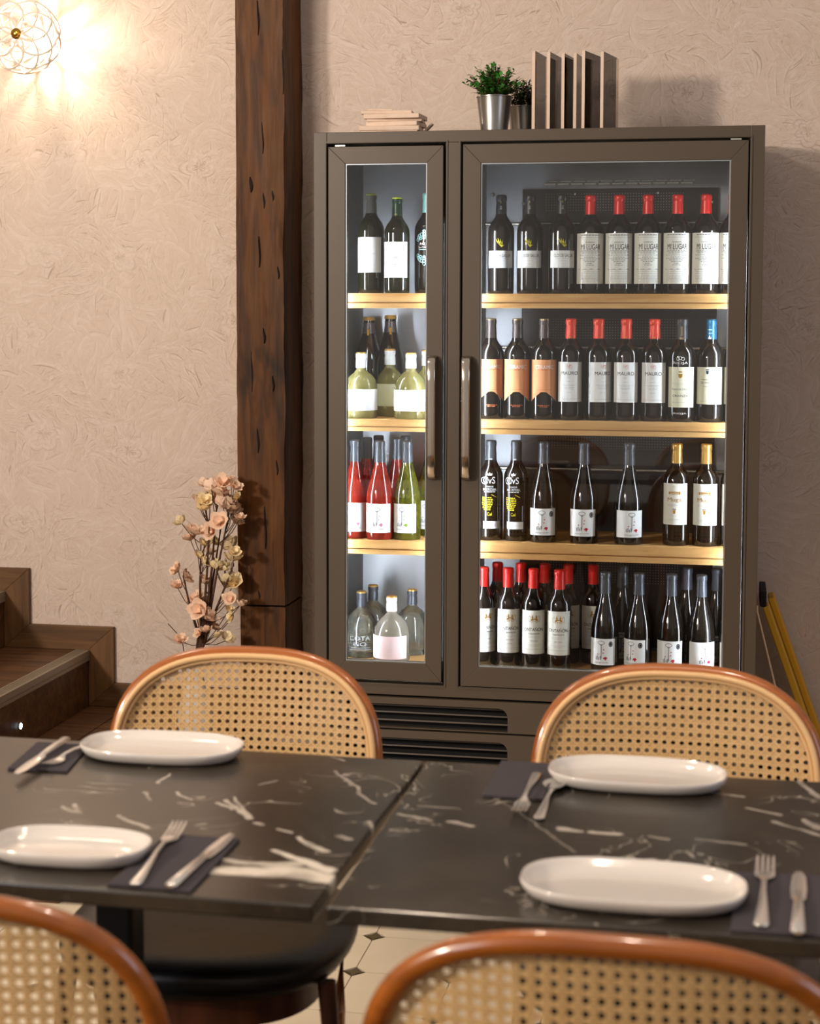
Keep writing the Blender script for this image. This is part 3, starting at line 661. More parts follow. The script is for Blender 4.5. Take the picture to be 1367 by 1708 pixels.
def btype(name, shape, glass, cap, top=None, lab=None, items=None, capitems=None, glassitems=None, fat=1., bot=None):
    r = max(p_[0] for p_ in SHAPES[shape][0]) * fat
    lm = None; pm = None
    if lab: lm = labelsheet(r, lab[0], lab[1], lab[2], lab[3], lab[4], bot)
    if items: pm = wrap(items, lambda z: r, 'label_print')
    gm = wrap(glassitems, lambda z: prof_r(shape, z) * fat, 'glass_print', .0008) if glassitems else None
    cm = wrap(capitems, lambda z: .0163, 'capsule_print', .0008) if capitems else None
    TYPES[name] = (body_mesh(shape, glass, fat), cap_mesh(shape, cap, top), lm, pm, gm, cm)
def prof_r(shape, z):
    pr = SHAPES[shape][0]
    for (r0, z0), (r1, z1) in zip(pr[1:], pr[2:]):
        if z0 <= z <= z1: return r0 + (r1 - r0) * (z - z0) / max(z1 - z0, 1e-6)
    return pr[-1][0]
def up(items, dz, dx=0.): return [([(x + dx, z + dz) for x, z in v], f, m) for v, f, m in items]
W = .058
btype('pariente', 'bordeaux', 'bottle_green', 'cap_grey', 'cap_lime', (-.047, .047, .062, .168, 'paper_white'),
      [T('JOSÉ PARIENTE', 0, .118, .052, .0062, 'ink_light'), ell(0, .110, .016, .014, 'paper_grey', 18, .0008)] + lines(0, (.098, .092, .086, .072), (.02, .016, .018, .014)))
btype('pariente_green', 'bordeaux', 'bottle_green', 'cap_green', 'cap_lime', (-.047, .047, .048, .160, 'paper_white'),
      [T('JOSÉ PARIENTE', 0, .110, .052, .0062, 'ink_light'), ell(0, .102, .016, .014, 'paper_grey', 18, .0008)] + lines(0, (.090, .084, .078, .064), (.02, .016, .018, .014)), capitems=[T('JOSÉ', 0, .246, .024, .006, 'ink_lime')])
orn = []
for (zc, dirz) in ((.160, 1), (.112, -1)):
    for k in range(9):
        a = math.pi * k / 8; orn.append(ell(.021 * math.cos(a), zc + dirz * .016 * math.sin(a), .0058, .0062, 'ink_blue', 10, .0020))
    for k in range(5): a = math.pi * (k + .5) / 5; orn.append(ell(.011 * math.cos(a), zc + dirz * .009 * math.sin(a), .0045, .0045, 'ink_blue', 9, .0018))
    orn.append(ell(0, zc + dirz * .003, .004, .004, 'ink_blue', 9)); orn.append(ell(0, zc + dirz * .024, .0055, .006, 'ink_blue', 9, .002))
orn += [T('PAZO', 0, .147, .026, .0075, 'ink_white'), T('San MAURO', 0, .137, .036, .0065, 'ink_white'), bar(-.017, .017, .129, .0028, 'ink_blue')]
btype('pazo', 'bordeaux', 'bottle_dark', 'cap_turquoise', glassitems=orn)
btype('gallur', 'bordeaux', 'bottle_dark', 'cap_black', None, (-.044, .044, .078, .130, 'paper_white'),
      [T('CLOS DE GALLUR', .002, .115, .060, .0095)] + lines(.002, (.105, .099, .089, .082), (.050, .02, .008, .026)),
      glassitems=up(wing(0, .148, 1.0), 0, -.004), capitems=wing(-.002, .276, .32) + [T('CLOS DE', 0, .264, .011, .004, 'ink_white'), T('GALLUR', 0, .258, .014, .0045, 'ink_white')])
mil = [T('QUEIRÓN', 0, .156, .026, .0045), T('MI LUGAR', .002, .142, .060, .0165)]
mil += lines(0, (.176,), (.058,), 'ink_grey', .0028) + [bar(-.036, .036, .1700, .0006, 'ink_grey')]
mil += lines(0, (.130, .126, .122, .116, .110, .106, .101, .096, .091, .086), (.056, .060, .050, .066, .034, .066, .044, .030, .016, .022), 'ink_grey', .0016)
mil += lines(0, (.066, .060, .054, .050, .046, .042, .038), (.068, .066, .070, .062, .066, .060, .066), 'ink_light', .0012)
mil += [poly([(x_, .074 + .003 * math.sin(x_ * 300)), (x_ + .008, .074 + .003 * math.sin((x_ + .008) * 300)), (x_ + .008, .0725), (x_, .0725)], 'ink_light') for x_ in np.arange(-.036, .032, .008)]
btype('lugar', 'bordeaux', 'bottle_dark', 'cap_red', None, (-.052, .052, .030, .183, 'paper_off'), mil, fat=1.03)
def hour(x):
    ax = abs(x)
    return .082 if ax < .008 else (.082 - (ax - .008) * .9 if ax < .0125 else (.078 - .0 - (ax - .0125) * .75 if ax < .05 else .05))
btype('ceramic', 'bordeaux', 'bottle_dark', 'cap_brown', 'cap_bronze', (-.046, .046, .06, .178, 'paper_salmon'),
      [T('CERAMIC', .002, .156, .056, .0115, 'ink_white'), bar(-.022, .022, .082 + .006, .0008, 'ink_orange')] + lines(.002, (.148, .146), (.040, .018), 'ink_orange', .0016),
      glassitems=[T('A  B  A', 0, .040, .03, .004, 'ink_orange')][:0] + lines(0, (.041, .037), (.036, .024), 'ink_orange', .0022), bot=hour)
mono = [ell(-.003, .160, .005, .006, 'ink_rose', 14, .0009), ell(.003, .158, .005, .006, 'ink_rose', 14, .0009), bar(-.006, .006, .158, .0009, 'ink_red', .4), bar(-.006, .006, .162, .0009, 'ink_rose', -.5)]
btype('mauro', 'bordeaux', 'bottle_dark', 'cap_red_orange', None, (-.041, .041, .054, .172, 'paper_white'),
      mono + [T('MAURO', 0, .139, .050, .0105)] + lines(0, (.128, .124, .114, .104, .101, .096, .093, .082, .062), (.012, .012, .014, .044, .030, .034, .026, .018, .05), capitems_ := 'ink_light') if False else mono + [T('MAURO', 0, .139, .050, .0105)] + lines(0, (.128, .124, .114, .104, .101, .096, .093, .082, .062), (.012, .012, .014, .044, .030, .034, .026, .018, .05)),
      capitems=[T('MAURO', 0, .245, .016, .0035, 'ink_yellow')])
btype('crianza', 'bordeaux', 'bottle_dark', 'cap_charcoal', 'cap_charcoal', (-.045, .045, .042, .160, 'paper_cream'),
      [ell(0, .146, .006, .0022, 'ink_gold', 10), poly([(-.006, .140), (.006, .140), (.005, .131), (0, .127), (-.005, .131)], 'ink_gold'), T('Reserva de la familia', 0, .096, .050, .007, 'ink_grey'), T('CRIANZA', 0, .076, .046, .0065, 'ink_black')] + lines(0, (.112, .108, .056), (.05, .03, .05)),
      glassitems=[ell(-.008 + k * .0075, .186 - abs(k - 1) * .002, .0048, .0055, 'ink_white', 12, .0012) for k in range(3)] + [T('RIOJA', 0, .171, .044, .009, 'ink_white'), T('RIOJA', 0, .024, .040, .006, 'ink_white')],
      capitems=[poly([(-.007, .250), (.007, .250), (.007, .278), (-.007, .278)], 'cap_bronze'), bar(-.016, .016, .240, .006, 'cap_bronze')])
btype('marques', 'bordeaux', 'bottle_dark', 'cap_blue', None, (-.046, .046, .052, .160, 'paper_cream'),
      [poly([(-.004, .150), (.004, .150), (.0035, .141), (0, .139), (-.0035, .141)], 'ink_navy'), bar(-.005, .005, .1515, .003, 'ink_navy'), T('MARQUÉS', 0, .124, .036, .006, 'ink_navy'), T('DE VARGAS', 0, .115, .040, .006, 'ink_navy'), T('RESERVA', 0, .104, .024, .003, 'ink_grey')] + lines(0, (.098, .068, .060), (.01, .012, .06)),
      capitems=[bar(-.016, .016, .268, .0015, 'ink_blue'), bar(-.016, .016, .258, .0015, 'ink_blue'), poly([(-.012, .242), (-.009, .249), (-.006, .243), (-.001, .252), (.003, .243), (.008, .249), (.010, .242)], 'ink_white')])
cvs = [T('CvS', -.002, .182, .040, .020, 'ink_white'), ell(-.018, .181, .012, .011, 'ink_white', 18, .0014), poly([(-.007, .196), (.007, .196), (.009, .204), (.004, .200), (0, .205), (-.004, .200), (-.009, .204)], 'ink_white'),
       T('CONDE DE', 0, .1625, .024, .0045, 'ink_white'), T('SAN CRISTOBAL', 0, .154, .046, .0070, 'ink_white')] + lines(0, (.146,), (.036,), 'ink_white', .002)
cvs += lines(-.008, tuple(.128 - k * .0052 for k in range(8)), (.034, .036, .034, .036, .034, .030, .030, .022), 'ink_yellow', .0028) + [T('Col', 0, .080, .015, .010, 'ink_yellow'), T('only', .012, .136, .018, .007, 'ink_yellow')][:1] + [bar(.006, .022, .138, .002, 'ink_yellow', -.5)]
btype('cristobal', 'bordeaux', 'bottle_dark', 'cap_slate', None, (-.022, .034, .036, .058, 'paper_white'), [bar(-.014, .026, .046, .0006, 'ink_light')], glassitems=cvs, capitems=[T('CRISTOBAL', 0, .244, .026, .0042, 'ink_white')], fat=.93)
btype('grande', 'burgundy', 'bottle_dark', 'cap_slate', None, (-.042, .042, .022, .102, 'paper_white'), up(key_label('ink_red') + seal(), .024))
btype('grande_plain', 'burgundy', 'bottle_dark', 'cap_slate', None, (-.042, .042, .022, .102, 'paper_white'), up(key_label('ink_red'), .024, .006))
btype('grande_rose', 'burgundy', 'bottle_rose', 'cap_slate', None, (-.042, .042, .022, .110, 'paper_white'), up(key_label('ink_pink'), .027))
btype('grande_green', 'burgundy', 'bottle_olive', 'cap_slate', None, (-.038, .038, .022, .110, 'paper_white'), up(key_label('ink_green'), .027, -.004))
btype('muga', 'bordeaux', 'bottle_dark', 'cap_gold', None, (-.041, .041, .062, .184, 'paper_off'),
      [ell(0, .156, .018, .005, 'ink_gold', 16, .0015), bar(-.012, .012, .155, .003, 'ink_gold'), bar(-.017, -.013, .152, .008, 'ink_gold'), bar(.013, .017, .152, .008, 'ink_gold'), T('Muga', 0, .135, .042, .0150, 'ink_gold'), bar(-.005, .005, .107, .0022, 'ink_black'), poly([(-.0035, .106), (.0035, .106), (.003, .096), (0, .094), (-.003, .096)], 'ink_gold')] + lines(0, (.175, .121, .118, .088, .078, .074), (.010, .044, .040, .016, .03, .03)))
btype('ontanon', 'bordeaux', 'bottle_dark', 'cap_red', None, (-.044, .044, .046, .178, 'paper_off'),
      up(horses(.150), 0, .002) + [T('ONTAÑÓN', .000, .122, .064, .0125), T('CRIANZA', .002, .108, .038, .0045), T('RIOJA', .002, .086, .024, .0045, 'ink_grey')] + lines(.002, (.100, .096, .074, .070, .060), (.044, .046, .050, .03, .062)), fat=.925)
btype('cava', 'champagne', 'bottle_dark', 'cap_brown', 'cap_gold', None, None, capitems=[poly([(-.010, .272), (-.006, .262), (-.003, .270), (0, .262), (.003, .270), (.006, .262), (.010, .272), (.003, .255), (.004, .246), (-.004, .246), (-.003, .255)], 'ink_gold')])
TYPES['cava'] = TYPES['cava'][:5] + (wrap([poly([(-.012, .272), (-.006, .262), (0, .268), (.006, .262), (.012, .272), (.004, .255), (.005, .246), (-.005, .246), (-.004, .255)], 'ink_gold')], lambda z: .0235 if z < .262 else .021, 'capsule_print', .001),)
btype('white_squat', 'squat', 'bottle_white_wine', 'cap_white', 'cap_gold', (-.052, .052, .024, .088, 'paper_white'), [ell(0, .056, .012, .012, 'paper_off', 16, .0008)] + lines(0, (.036, .032), (.03, .02), 'paper_grey'))
btype('white_small', 'squat', 'bottle_white_wine', 'cap_white', 'cap_gold', (-.040, .040, .030, .096, 'paper_white'), None, fat=.84)
btype('pink_jug', 'jug', 'bottle_pink', 'cap_pink', 'cap_gold', (-.050, .050, .014, .084, 'paper_pink'), [T('COTA', -.002, .058, .032, .011, 'cap_pink'), T('OSSI', 0, .042, .026, .009, 'cap_pink')] + lines(0, (.028, .024), (.036, .020), 'cap_pink'))
btype('clear_jug', 'jug', 'bottle_clear', 'cap_slate', 'cap_gold', None, None, glassitems=[T('COTA', 0, .062, .048, .013, 'ink_light'), T('GO', 0, .044, .030, .012, 'ink_light'), bar(-.022, .022, .032, .0012, 'ink_light'), bar(-.026, .026, .026, .0012, 'ink_light')])
def bottle(t, px, py, zshelf, Y, label, group, ang=0., s=1.):
    p = atY(px, py, Y); o = thing('wine_bottle', (p.x, Y, zshelf + .0004), label, 'wine bottle', group, R(ang)); o.scale = (s, s, s)
    b, c, l, pm, g, cm = TYPES[t]
    place('body', b, o); co = place('capsule', c, o)
    if l: lo = place('label', l, o)
    if pm: place('label_print', pm, lo)
    if g: place('glass_print', g, o)
    if cm: place('capsule_print', cm, co)
    return o
YB = 5.095
SL = 'left compartment top shelf'
bottle('pariente', 619, 440, ZL[0], YB + .01, 'dark green bottle with grey capsule, leftmost on the top left shelf', SL, -8)
bottle('pariente_green', 662, 440, ZL[0] , YB - .02, 'bottle with green-black capsule and white label, middle on the top left shelf', SL, -4, .955)
bottle('pazo', 713, 440, ZL[0], YB + .01, 'dark bottle with turquoise capsule and blue ornament, right on the top left shelf', SL, -6)
SG = 'second left shelf bottles'
bottle('cava', 615, 600, ZL[1], 5.345, 'gold-topped sparkling wine bottle, left one at the back, second left shelf', SG, 6, 1.0)
bottle('cava', 651, 600, ZL[1], 5.325, 'gold-topped sparkling wine bottle, right one at the back, second left shelf', SG, 10, 1.02)
bottle('white_squat', 602, 660, ZL[1], YB, 'squat clear white wine bottle with white label, leftmost on the second left shelf', SG, 14)
bottle('white_squat', 685, 660, ZL[1], YB - .005, 'squat pale yellow wine bottle with wide white label beside the left door handle', SG, -6)
bottle('white_small', 650, 650, ZL[1], YB + .115, 'slimmer white-capped yellow wine bottle standing between the two squat ones', SG, -12, 1.04)
bottle('white_small', 712, 650, ZL[1], YB + .11, 'white-capped wine bottle mostly hidden behind the right squat one, second left shelf', SG, 0, 1.03)
RG = 'rosé row on the third left shelf'
bottle('grande_rose', 592, 860, ZL[2], YB, 'rosé wine bottle with white label, front left of the third left shelf', RG, 6)
bottle('grande_rose', 633, 860, ZL[2], YB - .012, 'rosé wine bottle with key drawing label, front middle of the third left shelf', RG, 0)
bottle('grande_green', 679, 860, ZL[2], YB, 'olive green bottle with green leaf on its white label, third left shelf', RG, -6)
for i, (px, Y, ty) in enumerate(((612, 5.20, 'grande_rose'), (631, 5.29, 'grande_rose'), (662, 5.20, 'grande_rose'), (676, 5.29, 'grande_rose'), (716, 5.20, 'grande_green'))):
    bottle(ty, px, 800, ZL[2], Y, ('rosé bottle behind the front left one, second row of the third left shelf', 'rosé bottle in the back row behind the front left pair, third left shelf', 'rosé bottle behind the front middle one, second row of the third left shelf', 'rosé bottle in the back row between middle and green bottles, third left shelf', 'olive bottle behind the green-leaf one, at the right end of the third left shelf')[i], RG, 0)
PG = 'squat bottles on the bottom left shelf'
bottle('pink_jug', 653, 1080, ZB, YB - .005, 'squat clear bottle with pale pink label and capsule, front of the bottom left shelf', PG, -8)
bottle('clear_jug', 603, 1060, ZB, YB + .06, 'squat clear bottle with slate capsule and frosted lettering, left of the pink one', PG, 6)
bottle('clear_jug', 622, 1040, ZB, YB + .185, 'squat clear bottle at the back left of the bottom left shelf', PG, 0)
bottle('clear_jug', 687, 1040, ZB, YB + .13, 'squat clear bottle with grey capsule, behind and right of the pink one', PG, -30)
G1 = 'black-capped bottles with gold wing, top right shelf'
for i, px in enumerate((835, 883, 936)): bottle('gallur', px, 460, ZR[0], YB, 'black bottle with gold wing, %s of three on the top right shelf' % ('leftmost', 'middle', 'rightmost')[i], G1, (4, 2, 12)[i], .975)
G2 = 'red-capped row on the top right shelf'
for i, px in enumerate((983.5, 1031, 1079, 1128, 1175.5, 1221)): bottle('lugar', px, 460, ZR[0], YB + .004, 'red-capped bottle with tall off-white label, %s on the top right shelf' % ('first of six', 'second of six', 'third of six', 'fourth of six', 'fifth of six', 'half hidden')[i], G2, (4, 5, 5, 0, 3, -3)[i], .965)
G3 = 'salmon-labelled bottles'
for i, px in enumerate((818, 862, 907)): bottle('ceramic', px, 660, ZR[1], YB, 'dark bottle with salmon orange label, %s of three on the second right shelf' % ('leftmost', 'middle', 'rightmost')[i], G3, (10, 4, 4)[i])
G4 = 'red-capped white-label bottles, second right shelf'
for i, px in enumerate((951, 997, 1043, 1090)): bottle('mauro', px, 660, ZR[1], YB, 'red-capped bottle with red monogram, %s on the second right shelf' % ('first of four', 'second and turned right', 'third of four', 'last of four')[i], G4, (0, 26, 3, -1)[i])
G5 = 'cream-labelled bottles, second right shelf'
bottle('crianza', 1136, 660, ZR[1], YB - .006, 'black bottle with cream label and bronze-banded capsule, second right shelf', G5, -4)
bottle('marques', 1184, 660, ZR[1], YB, 'bottle with blue capsule and cream label with a navy crest, second right shelf', G5, -12)
bottle('marques', 1229, 660, ZR[1], YB, 'blue-capped bottle half hidden by the door frame at the right end, second right shelf', G5, -20)
G6 = 'third right shelf bottles'
bottle('cristobal', 818, 860, ZR[2], YB, 'slate-capped black bottle with white monogram, at the left end of the third right shelf', G6, 2)
bottle('cristobal', 860, 860, ZR[2], YB, 'slate-capped black bottle with white monogram, second from left on the third right shelf', G6, -6)
for i, (px, a) in enumerate(((906, 0), (973, -2))): bottle('grande', px, 860, ZR[2], YB - .012, 'sloping bottle with key label and seal, %s on the third right shelf' % ('beside the monogram bottles', 'standing alone')[i], G6, a)
bottle('grande_plain', 1048, 860, ZR[2], YB - .012, 'sloping-shouldered bottle with key label turned right, beside the gold-capped ones', G6, 8)
for i, px in enumerate((1127, 1176, 1223)): bottle('muga', px, 860, ZR[2], YB, 'gold-capped bottle with white label, third right shelf, %s' % ('leftmost of its kind', 'middle of its kind', 'half hidden at the right end')[i], G6, (-6, -4, 0)[i])
G7 = 'red-capped front row on the bottom right shelf'
for i, (px, Y, a) in enumerate(((806, YB - .008, 26), (847, YB - .008, 14), (889, YB - .012, 8), (932, YB - .016, 0))):
    bottle('ontanon', px, 1060, ZB, Y, 'red-capped gold-emblem bottle, %s in the front row of the bottom right shelf' % ('leftmost', 'second', 'third', 'fourth')[i], G7, a)
for i, px in enumerate((829, 868, 908, 947)):
    bottle('ontanon', px, 1030, ZB, YB + .095, 'red-capped bottle in the second row of the bottom right shelf, %s' % ('leftmost', 'second', 'third', 'fourth')[i], 'red-capped second row', 10)
bottle('ontanon', 988, 1050, ZB, YB + .10, 'red-capped bottle standing behind the first key-label bottle, bottom right shelf', 'red-capped second row', 6)
G8 = 'key-label bottles on the bottom right shelf'
for i, (px, a, ty) in enumerate(((1008, -10, 'grande'), (1064, -28, 'grande'), (1118, -6, 'grande'), (1168, 10, 'grande_plain'), (1221, 0, 'grande_plain'))):
    bottle(ty, px, 1080, ZB, YB - .01, 'sloping bottle with key drawing, %s on the bottom right shelf' % ('leftmost', 'second, turned left', 'third, dark-sealed', 'fourth, turned right', 'rightmost, half hidden')[i], G8, a, .99)
for i, px in enumerate((1037, 1144, 1194)):
    bottle('grande', px, 1050, ZB, YB + .10, 'slate-capped bottle behind the key-label row, bottom right shelf, %s' % ('leftmost', 'middle one', 'rightmost')[i], 'slate-capped back row', 0)
# ---------------------------------------------------------------- on top of the cabinet
rnd = random.Random(3)
zt = CT + .0005
for i, (px0, px1, Yc, rz, th) in enumerate(((606, 700, 5.10, 2, .012), (604, 702, 5.10, 3, .014), (618, 704, 5.11, -5, .013), (616, 706, 5.12, 4, .008), (613, 706, 5.11, -3, .014), (607, 690, 5.12, 3, .010), (614, 655, 5.13, 10, .006))):
    xa, xb = atY(px0, 200, Yc).x, atY(px1, 200, Yc).x; hw = (xb - xa) / 2
    MB().box((-hw, -.055, 0), (hw, .055, th), 'coaster').build('coaster_slab', loc=((xa + xb) / 2, Yc, zt), rz=R(rz), bevel=.002,
        label=('lowest pale square slab', 'second pale square slab from the bottom', 'third pale square slab from the bottom', 'thin middle pale slab', 'fifth pale slab from the bottom', 'sixth pale slab, under the topmost', 'small topmost pale slab')[i] + ' of the stack on the wine cabinet', cat='slab', group='stack of pale slabs on the cabinet')
    zt += th + .0005
MB().box((-.03, -.012, 0), (.03, .012, .006), 'coaster').build('coaster_slab', loc=(atY(711, 205, 5.13).x, 5.13, CT + .016), bevel=.001, label='small pale slab leaning against the right side of the stack', cat='slab', group='stack of pale slabs on the cabinet').rotation_euler = (0, R(-45), 0)
def plant(px, Y, hpot, rt, rb, m, label, n, sz):
    x = atY(px, 200, Y).x; o = thing('potted_plant', (x, Y, CT + .0005), label, 'plant', 'two potted plants on the cabinet')
    MB().lathe([(rb * .94, 0), (rb, .002), (rb * 1.02, .006), (rb * 1.0, .009), (rt, hpot - .004), (rt + .0015, hpot - .003), (rt + .0015, hpot), (rt - .002, hpot), (rt - .004, hpot - .012)], 36, m='steel_pot').build('pot', o, smooth=40, label='brushed metal pot')
    MB().lathe([(rt - .005, hpot - .016), (rt - .005, hpot - .012)], 20, m='soil').build('soil', o)
    r_ = random.Random(px); tw = MB(); lf = MB()
    for k in range(n):
        a = r_.uniform(0, 6.28); el = r_.uniform(.15, 1.5); L = r_.uniform(.045, .082) * sz
        tip = Vector((math.cos(a) * math.cos(el) * L * 1.0, math.sin(a) * math.cos(el) * L * .9, hpot + math.sin(el) * L * .95)); base = Vector((math.cos(a) * .012, math.sin(a) * .012, hpot - .012))
        mid = (tip + base) / 2 + Vector((0, 0, .008)); tw.tube([base, mid, tip], .0008, 4, m='twig')
        for j in range(6):
            t_ = 1 - j * .13; c = base * (1 - t_) * (1 - t_) + mid * 2 * t_ * (1 - t_) + tip * t_ * t_
            d = Vector((r_.uniform(-1, 1), r_.uniform(-1, 1), r_.uniform(-.2, 1))).normalized(); s_ = r_.uniform(.005, .0085)
            u = d.cross(Vector((0, 0, 1))).normalized(); nn = u.cross(d).normalized(); c0 = c; c1 = c + d * s_ * 2
            vs = [c0, c0 + d * s_ * .6 + u * s_ * .6, c0 + d * s_ * 1.3 + u * s_ * .65, c1, c0 + d * s_ * 1.3 - u * s_ * .65, c0 + d * s_ * .6 - u * s_ * .6, c0 + d * s_ + nn * s_ * .18]
            lf.add(vs, [(0, 1, 6), (1, 2, 6), (2, 3, 6), (3, 4, 6), (4, 5, 6), (5, 0, 6)], m)
    tw.build('stems', o, kind='stuff'); lf.build('foliage', o, kind='stuff', smooth=80)
plant(824, 5.07, .108, .052, .040, 'leaf', 'bright green bushy plant in a brushed metal pot, left one on the cabinet', 190, 1.22)
plant(874, 5.27, .100, .050, .040, 'dark_leaf', 'dark green plant in a metal pot behind the acrylic holders on the cabinet', 85, 1.05)
for i, (xa, xb, ya, h) in enumerate(((889, 911, 5.03, .232), (914, 937, 5.03, .228), (938, 960, 5.05, .226), (958, 976, 5.07, .228), (972, 1002, 5.05, .232), (1003, 1028, 5.05, .228))):
    p0 = atY(xa, 200, ya); p1 = atY(xb, 200, ya + .155); d = Vector((p1.x - p0.x, p1.y - p0.y, 0)); L = d.length; rz = math.atan2(d.y, d.x)
    tilt = (0, 0, 0, 0, -.025, 0)[i]
    o = thing('sign_holder', (p0.x, p0.y, CT + .001), 'clear acrylic upright card holder on the cabinet, %s from the left of six' % ('first', 'second', 'third', 'fourth', 'fifth, leaning', 'last and farthest')[i], 'sign holder', 'acrylic card holders on the cabinet', rz)
    MB().box((0, -.0045, 0), (L, -.0030, h), 'acrylic').build('front_sheet', o); MB().box((0, .0030, 0), (L, .0045, h), 'acrylic').build('back_sheet', o)
    MB().box((-.0015, -.0045, 0), (0, .0045, h), 'coaster').build('edge_strip', o)
    MB().box((.002, -.0010, .002), (L - .003, .0010, h - .012), 'print_card').build('card', o)
# ---------------------------------------------------------------- wall lamp
LC = atY(37, 60, 5.38); LR = .120
lamp = thing('wall_lamp', (LC.x, WY, LC.z), 'lit round wall lamp of white spiral petal wires with a brass centre', 'wall lamp')
def lw(path, r=.0024, m='lamp_wire', name='wire'):
    mb = MB().tube([(p - Vector(lamp.location)) for p in path], r, 6, m=m); return mb
def sph(th, ph, r=LR): # th from front pole
    return LC + Vector((r * math.sin(th) * math.cos(ph), -r * math.cos(th) * (.40 if th < math.pi / 2 else 1.30), r * math.sin(th) * math.sin(ph)))
for k in range(8):
    for sgn, th1 in ((1, 2.75), (-1, 2.75)):
        path = [sph(.12 + (th1 - .12) * j / 22, sgn * (2.6 * (j / 22) ** 1.0) + k * 2 * math.pi / 8) for j in range(23)]
        lw(path, .0038).build('petal_wire', lamp, smooth=60)
for th in (.5, .85, 1.25, 1.7):
    lw([sph(th, 2 * math.pi * k / 40) for k in range(41)], .0018).build('ring_wire', lamp, smooth=60)
lamp_m = Matrix.Translation(LC - lamp.location + Vector((0, -LR * .42, 0))) @ Matrix.Rotation(math.pi / 2, 4, 'X')
MB().lathe([(.016, -.012), (.018, -.006), (.018, 0), (.013, .004), (.012, .010), (.007, .013)], 24, m='brass', M=lamp_m).build('finial', lamp, smooth=40, label='round brass finial')
MB().tube([LC - lamp.location + Vector((0, -.045, 0)), LC - lamp.location + Vector((0, .160, 0))], .004, 8, m='brass').build('stem', lamp)
MB().lathe([(.022, 0), (.022, .008), (.015, .012)], 28, m='lamp_wire', M=Matrix.Translation((0, -.001, 0)) @ Matrix.Rotation(math.pi / 2, 4, 'X')).build('wall_plate', lamp)
bp = atY(66, 70, 5.44) - lamp.location
MB().lathe([(.004, -.018), (.010, -.014), (.015, -.005), (.016, .003), (.011, .013), (.004, .017)], 20, c=tuple(bp), m='bulb').build('bulb', lamp, smooth=80, label='glowing frosted bulb')
# ---------------------------------------------------------------- dried blossom branches
fl = thing('blossom_branches', (-1.70, 5.24, .097), 'tall bunch of dried brown stems with peach blossoms left of the timber post', 'dried flowers')
vb = Vector(fl.location)
MB().lathe([(.035, 0), (.055, .01), (.06, .06), (.04, .14), (.022, .20), (.026, .22)], 28, m='ceramic').build('vase', fl, smooth=40)
BL = [(352,815,11,0),(372,808,13,0),(390,812,10,0),(350,832,9,1),(365,825,13,0),(383,835,14,0),(340,838,11,1),(330,835,9,0),(372,845,14,0),(342,850,11,1),(388,855,12,0),(396,832,8,1),(302,872,9,1),(367,872,13,0),(392,872,11,0),(322,890,14,0),(353,888,12,0),
      (352,904,12,1),(386,910,12,1),(346,922,8,0),(338,938,10,1),(360,947,13,1),(387,935,13,1),(375,945,7,1),(297,952,11,0),(308,965,11,0),(296,980,10,0),(347,972,8,0),(390,975,14,1),(385,1000,9,0),(328,1003,13,0),(333,1018,14,0),(342,1030,15,0),(330,1044,10,0),(352,1046,11,0),(388,1030,8,1),(300,1070,10,0),(378,1068,10,1),(365,1062,8,1),(400,1010,7,0)]
rnd = random.Random(8)
stem_tops = [(362,830),(350,850),(385,840),(335,900),(370,870),(390,940),(350,990),(305,960)]
def fY(px): return 5.24 + rnd.uniform(-.045, .045)
for (px, py) in stem_tops:
    top = atY(px, py, fY(px)) - vb; a = Vector((.0, 0, .20)); b = atY(337 + (px - 345) * .15, 1060, 5.24) - vb; c = (top + b) / 2 + Vector((rnd.uniform(-.006, .006), 0, 0))
    MB().tube([a, (a + b) / 2, b, c, top], [.0060, .0056, .0050, .0038, .0018], 6, m='twig').build('stem', fl, smooth=60)
def blossom_mesh(m, seed):
    r_ = random.Random(seed); mb = MB()
    for ring, (np_, tilt, s_) in enumerate(((5, .45, 1.), (4, 1.0, .75))):
        for k in range(np_):
            a = 2 * math.pi * (k + .5 * ring) / np_ + r_.uniform(-.2, .2); vs = []
            for j in range(5):
                t_ = j / 4; r1 = s_ * t_; zz = s_ * (t_ * math.sin(tilt) + .25 * t_ * t_ * r_.uniform(.4, 1)); wd = s_ * (.55 * math.sin(math.pi * min(1, .12 + t_ * .80)))
                for q_ in (-1, 0, 1):
                    vs.append((math.cos(a) * r1 * math.cos(tilt) - math.sin(a) * wd * q_, math.sin(a) * r1 * math.cos(tilt) + math.cos(a) * wd * q_, zz - .10 * s_ * (1 - abs(q_)) + r_.uniform(-.03, .03)))
            mb.add(vs, [(3 * j + q_, 3 * j + q_ + 1, 3 * j + q_ + 4, 3 * j + q_ + 3) for j in range(4) for q_ in (0, 1)], m)
    mb.lathe([(.01, -.15), (.14, -.02), (.16, .15), (.05, .3)], 8, m=m)
    return mb.mesh('blossom', 70)
BM = [[blossom_mesh(m, s_) for s_ in (1, 2, 3)] for m in ('blossom', 'blossom_cream')]
tw = MB()
BL += [(px + rnd.uniform(-13, 11), py + rnd.uniform(-14, 14), r_ * .75, cm) for (px, py, r_, cm) in BL if px > 310 and py < 1050]
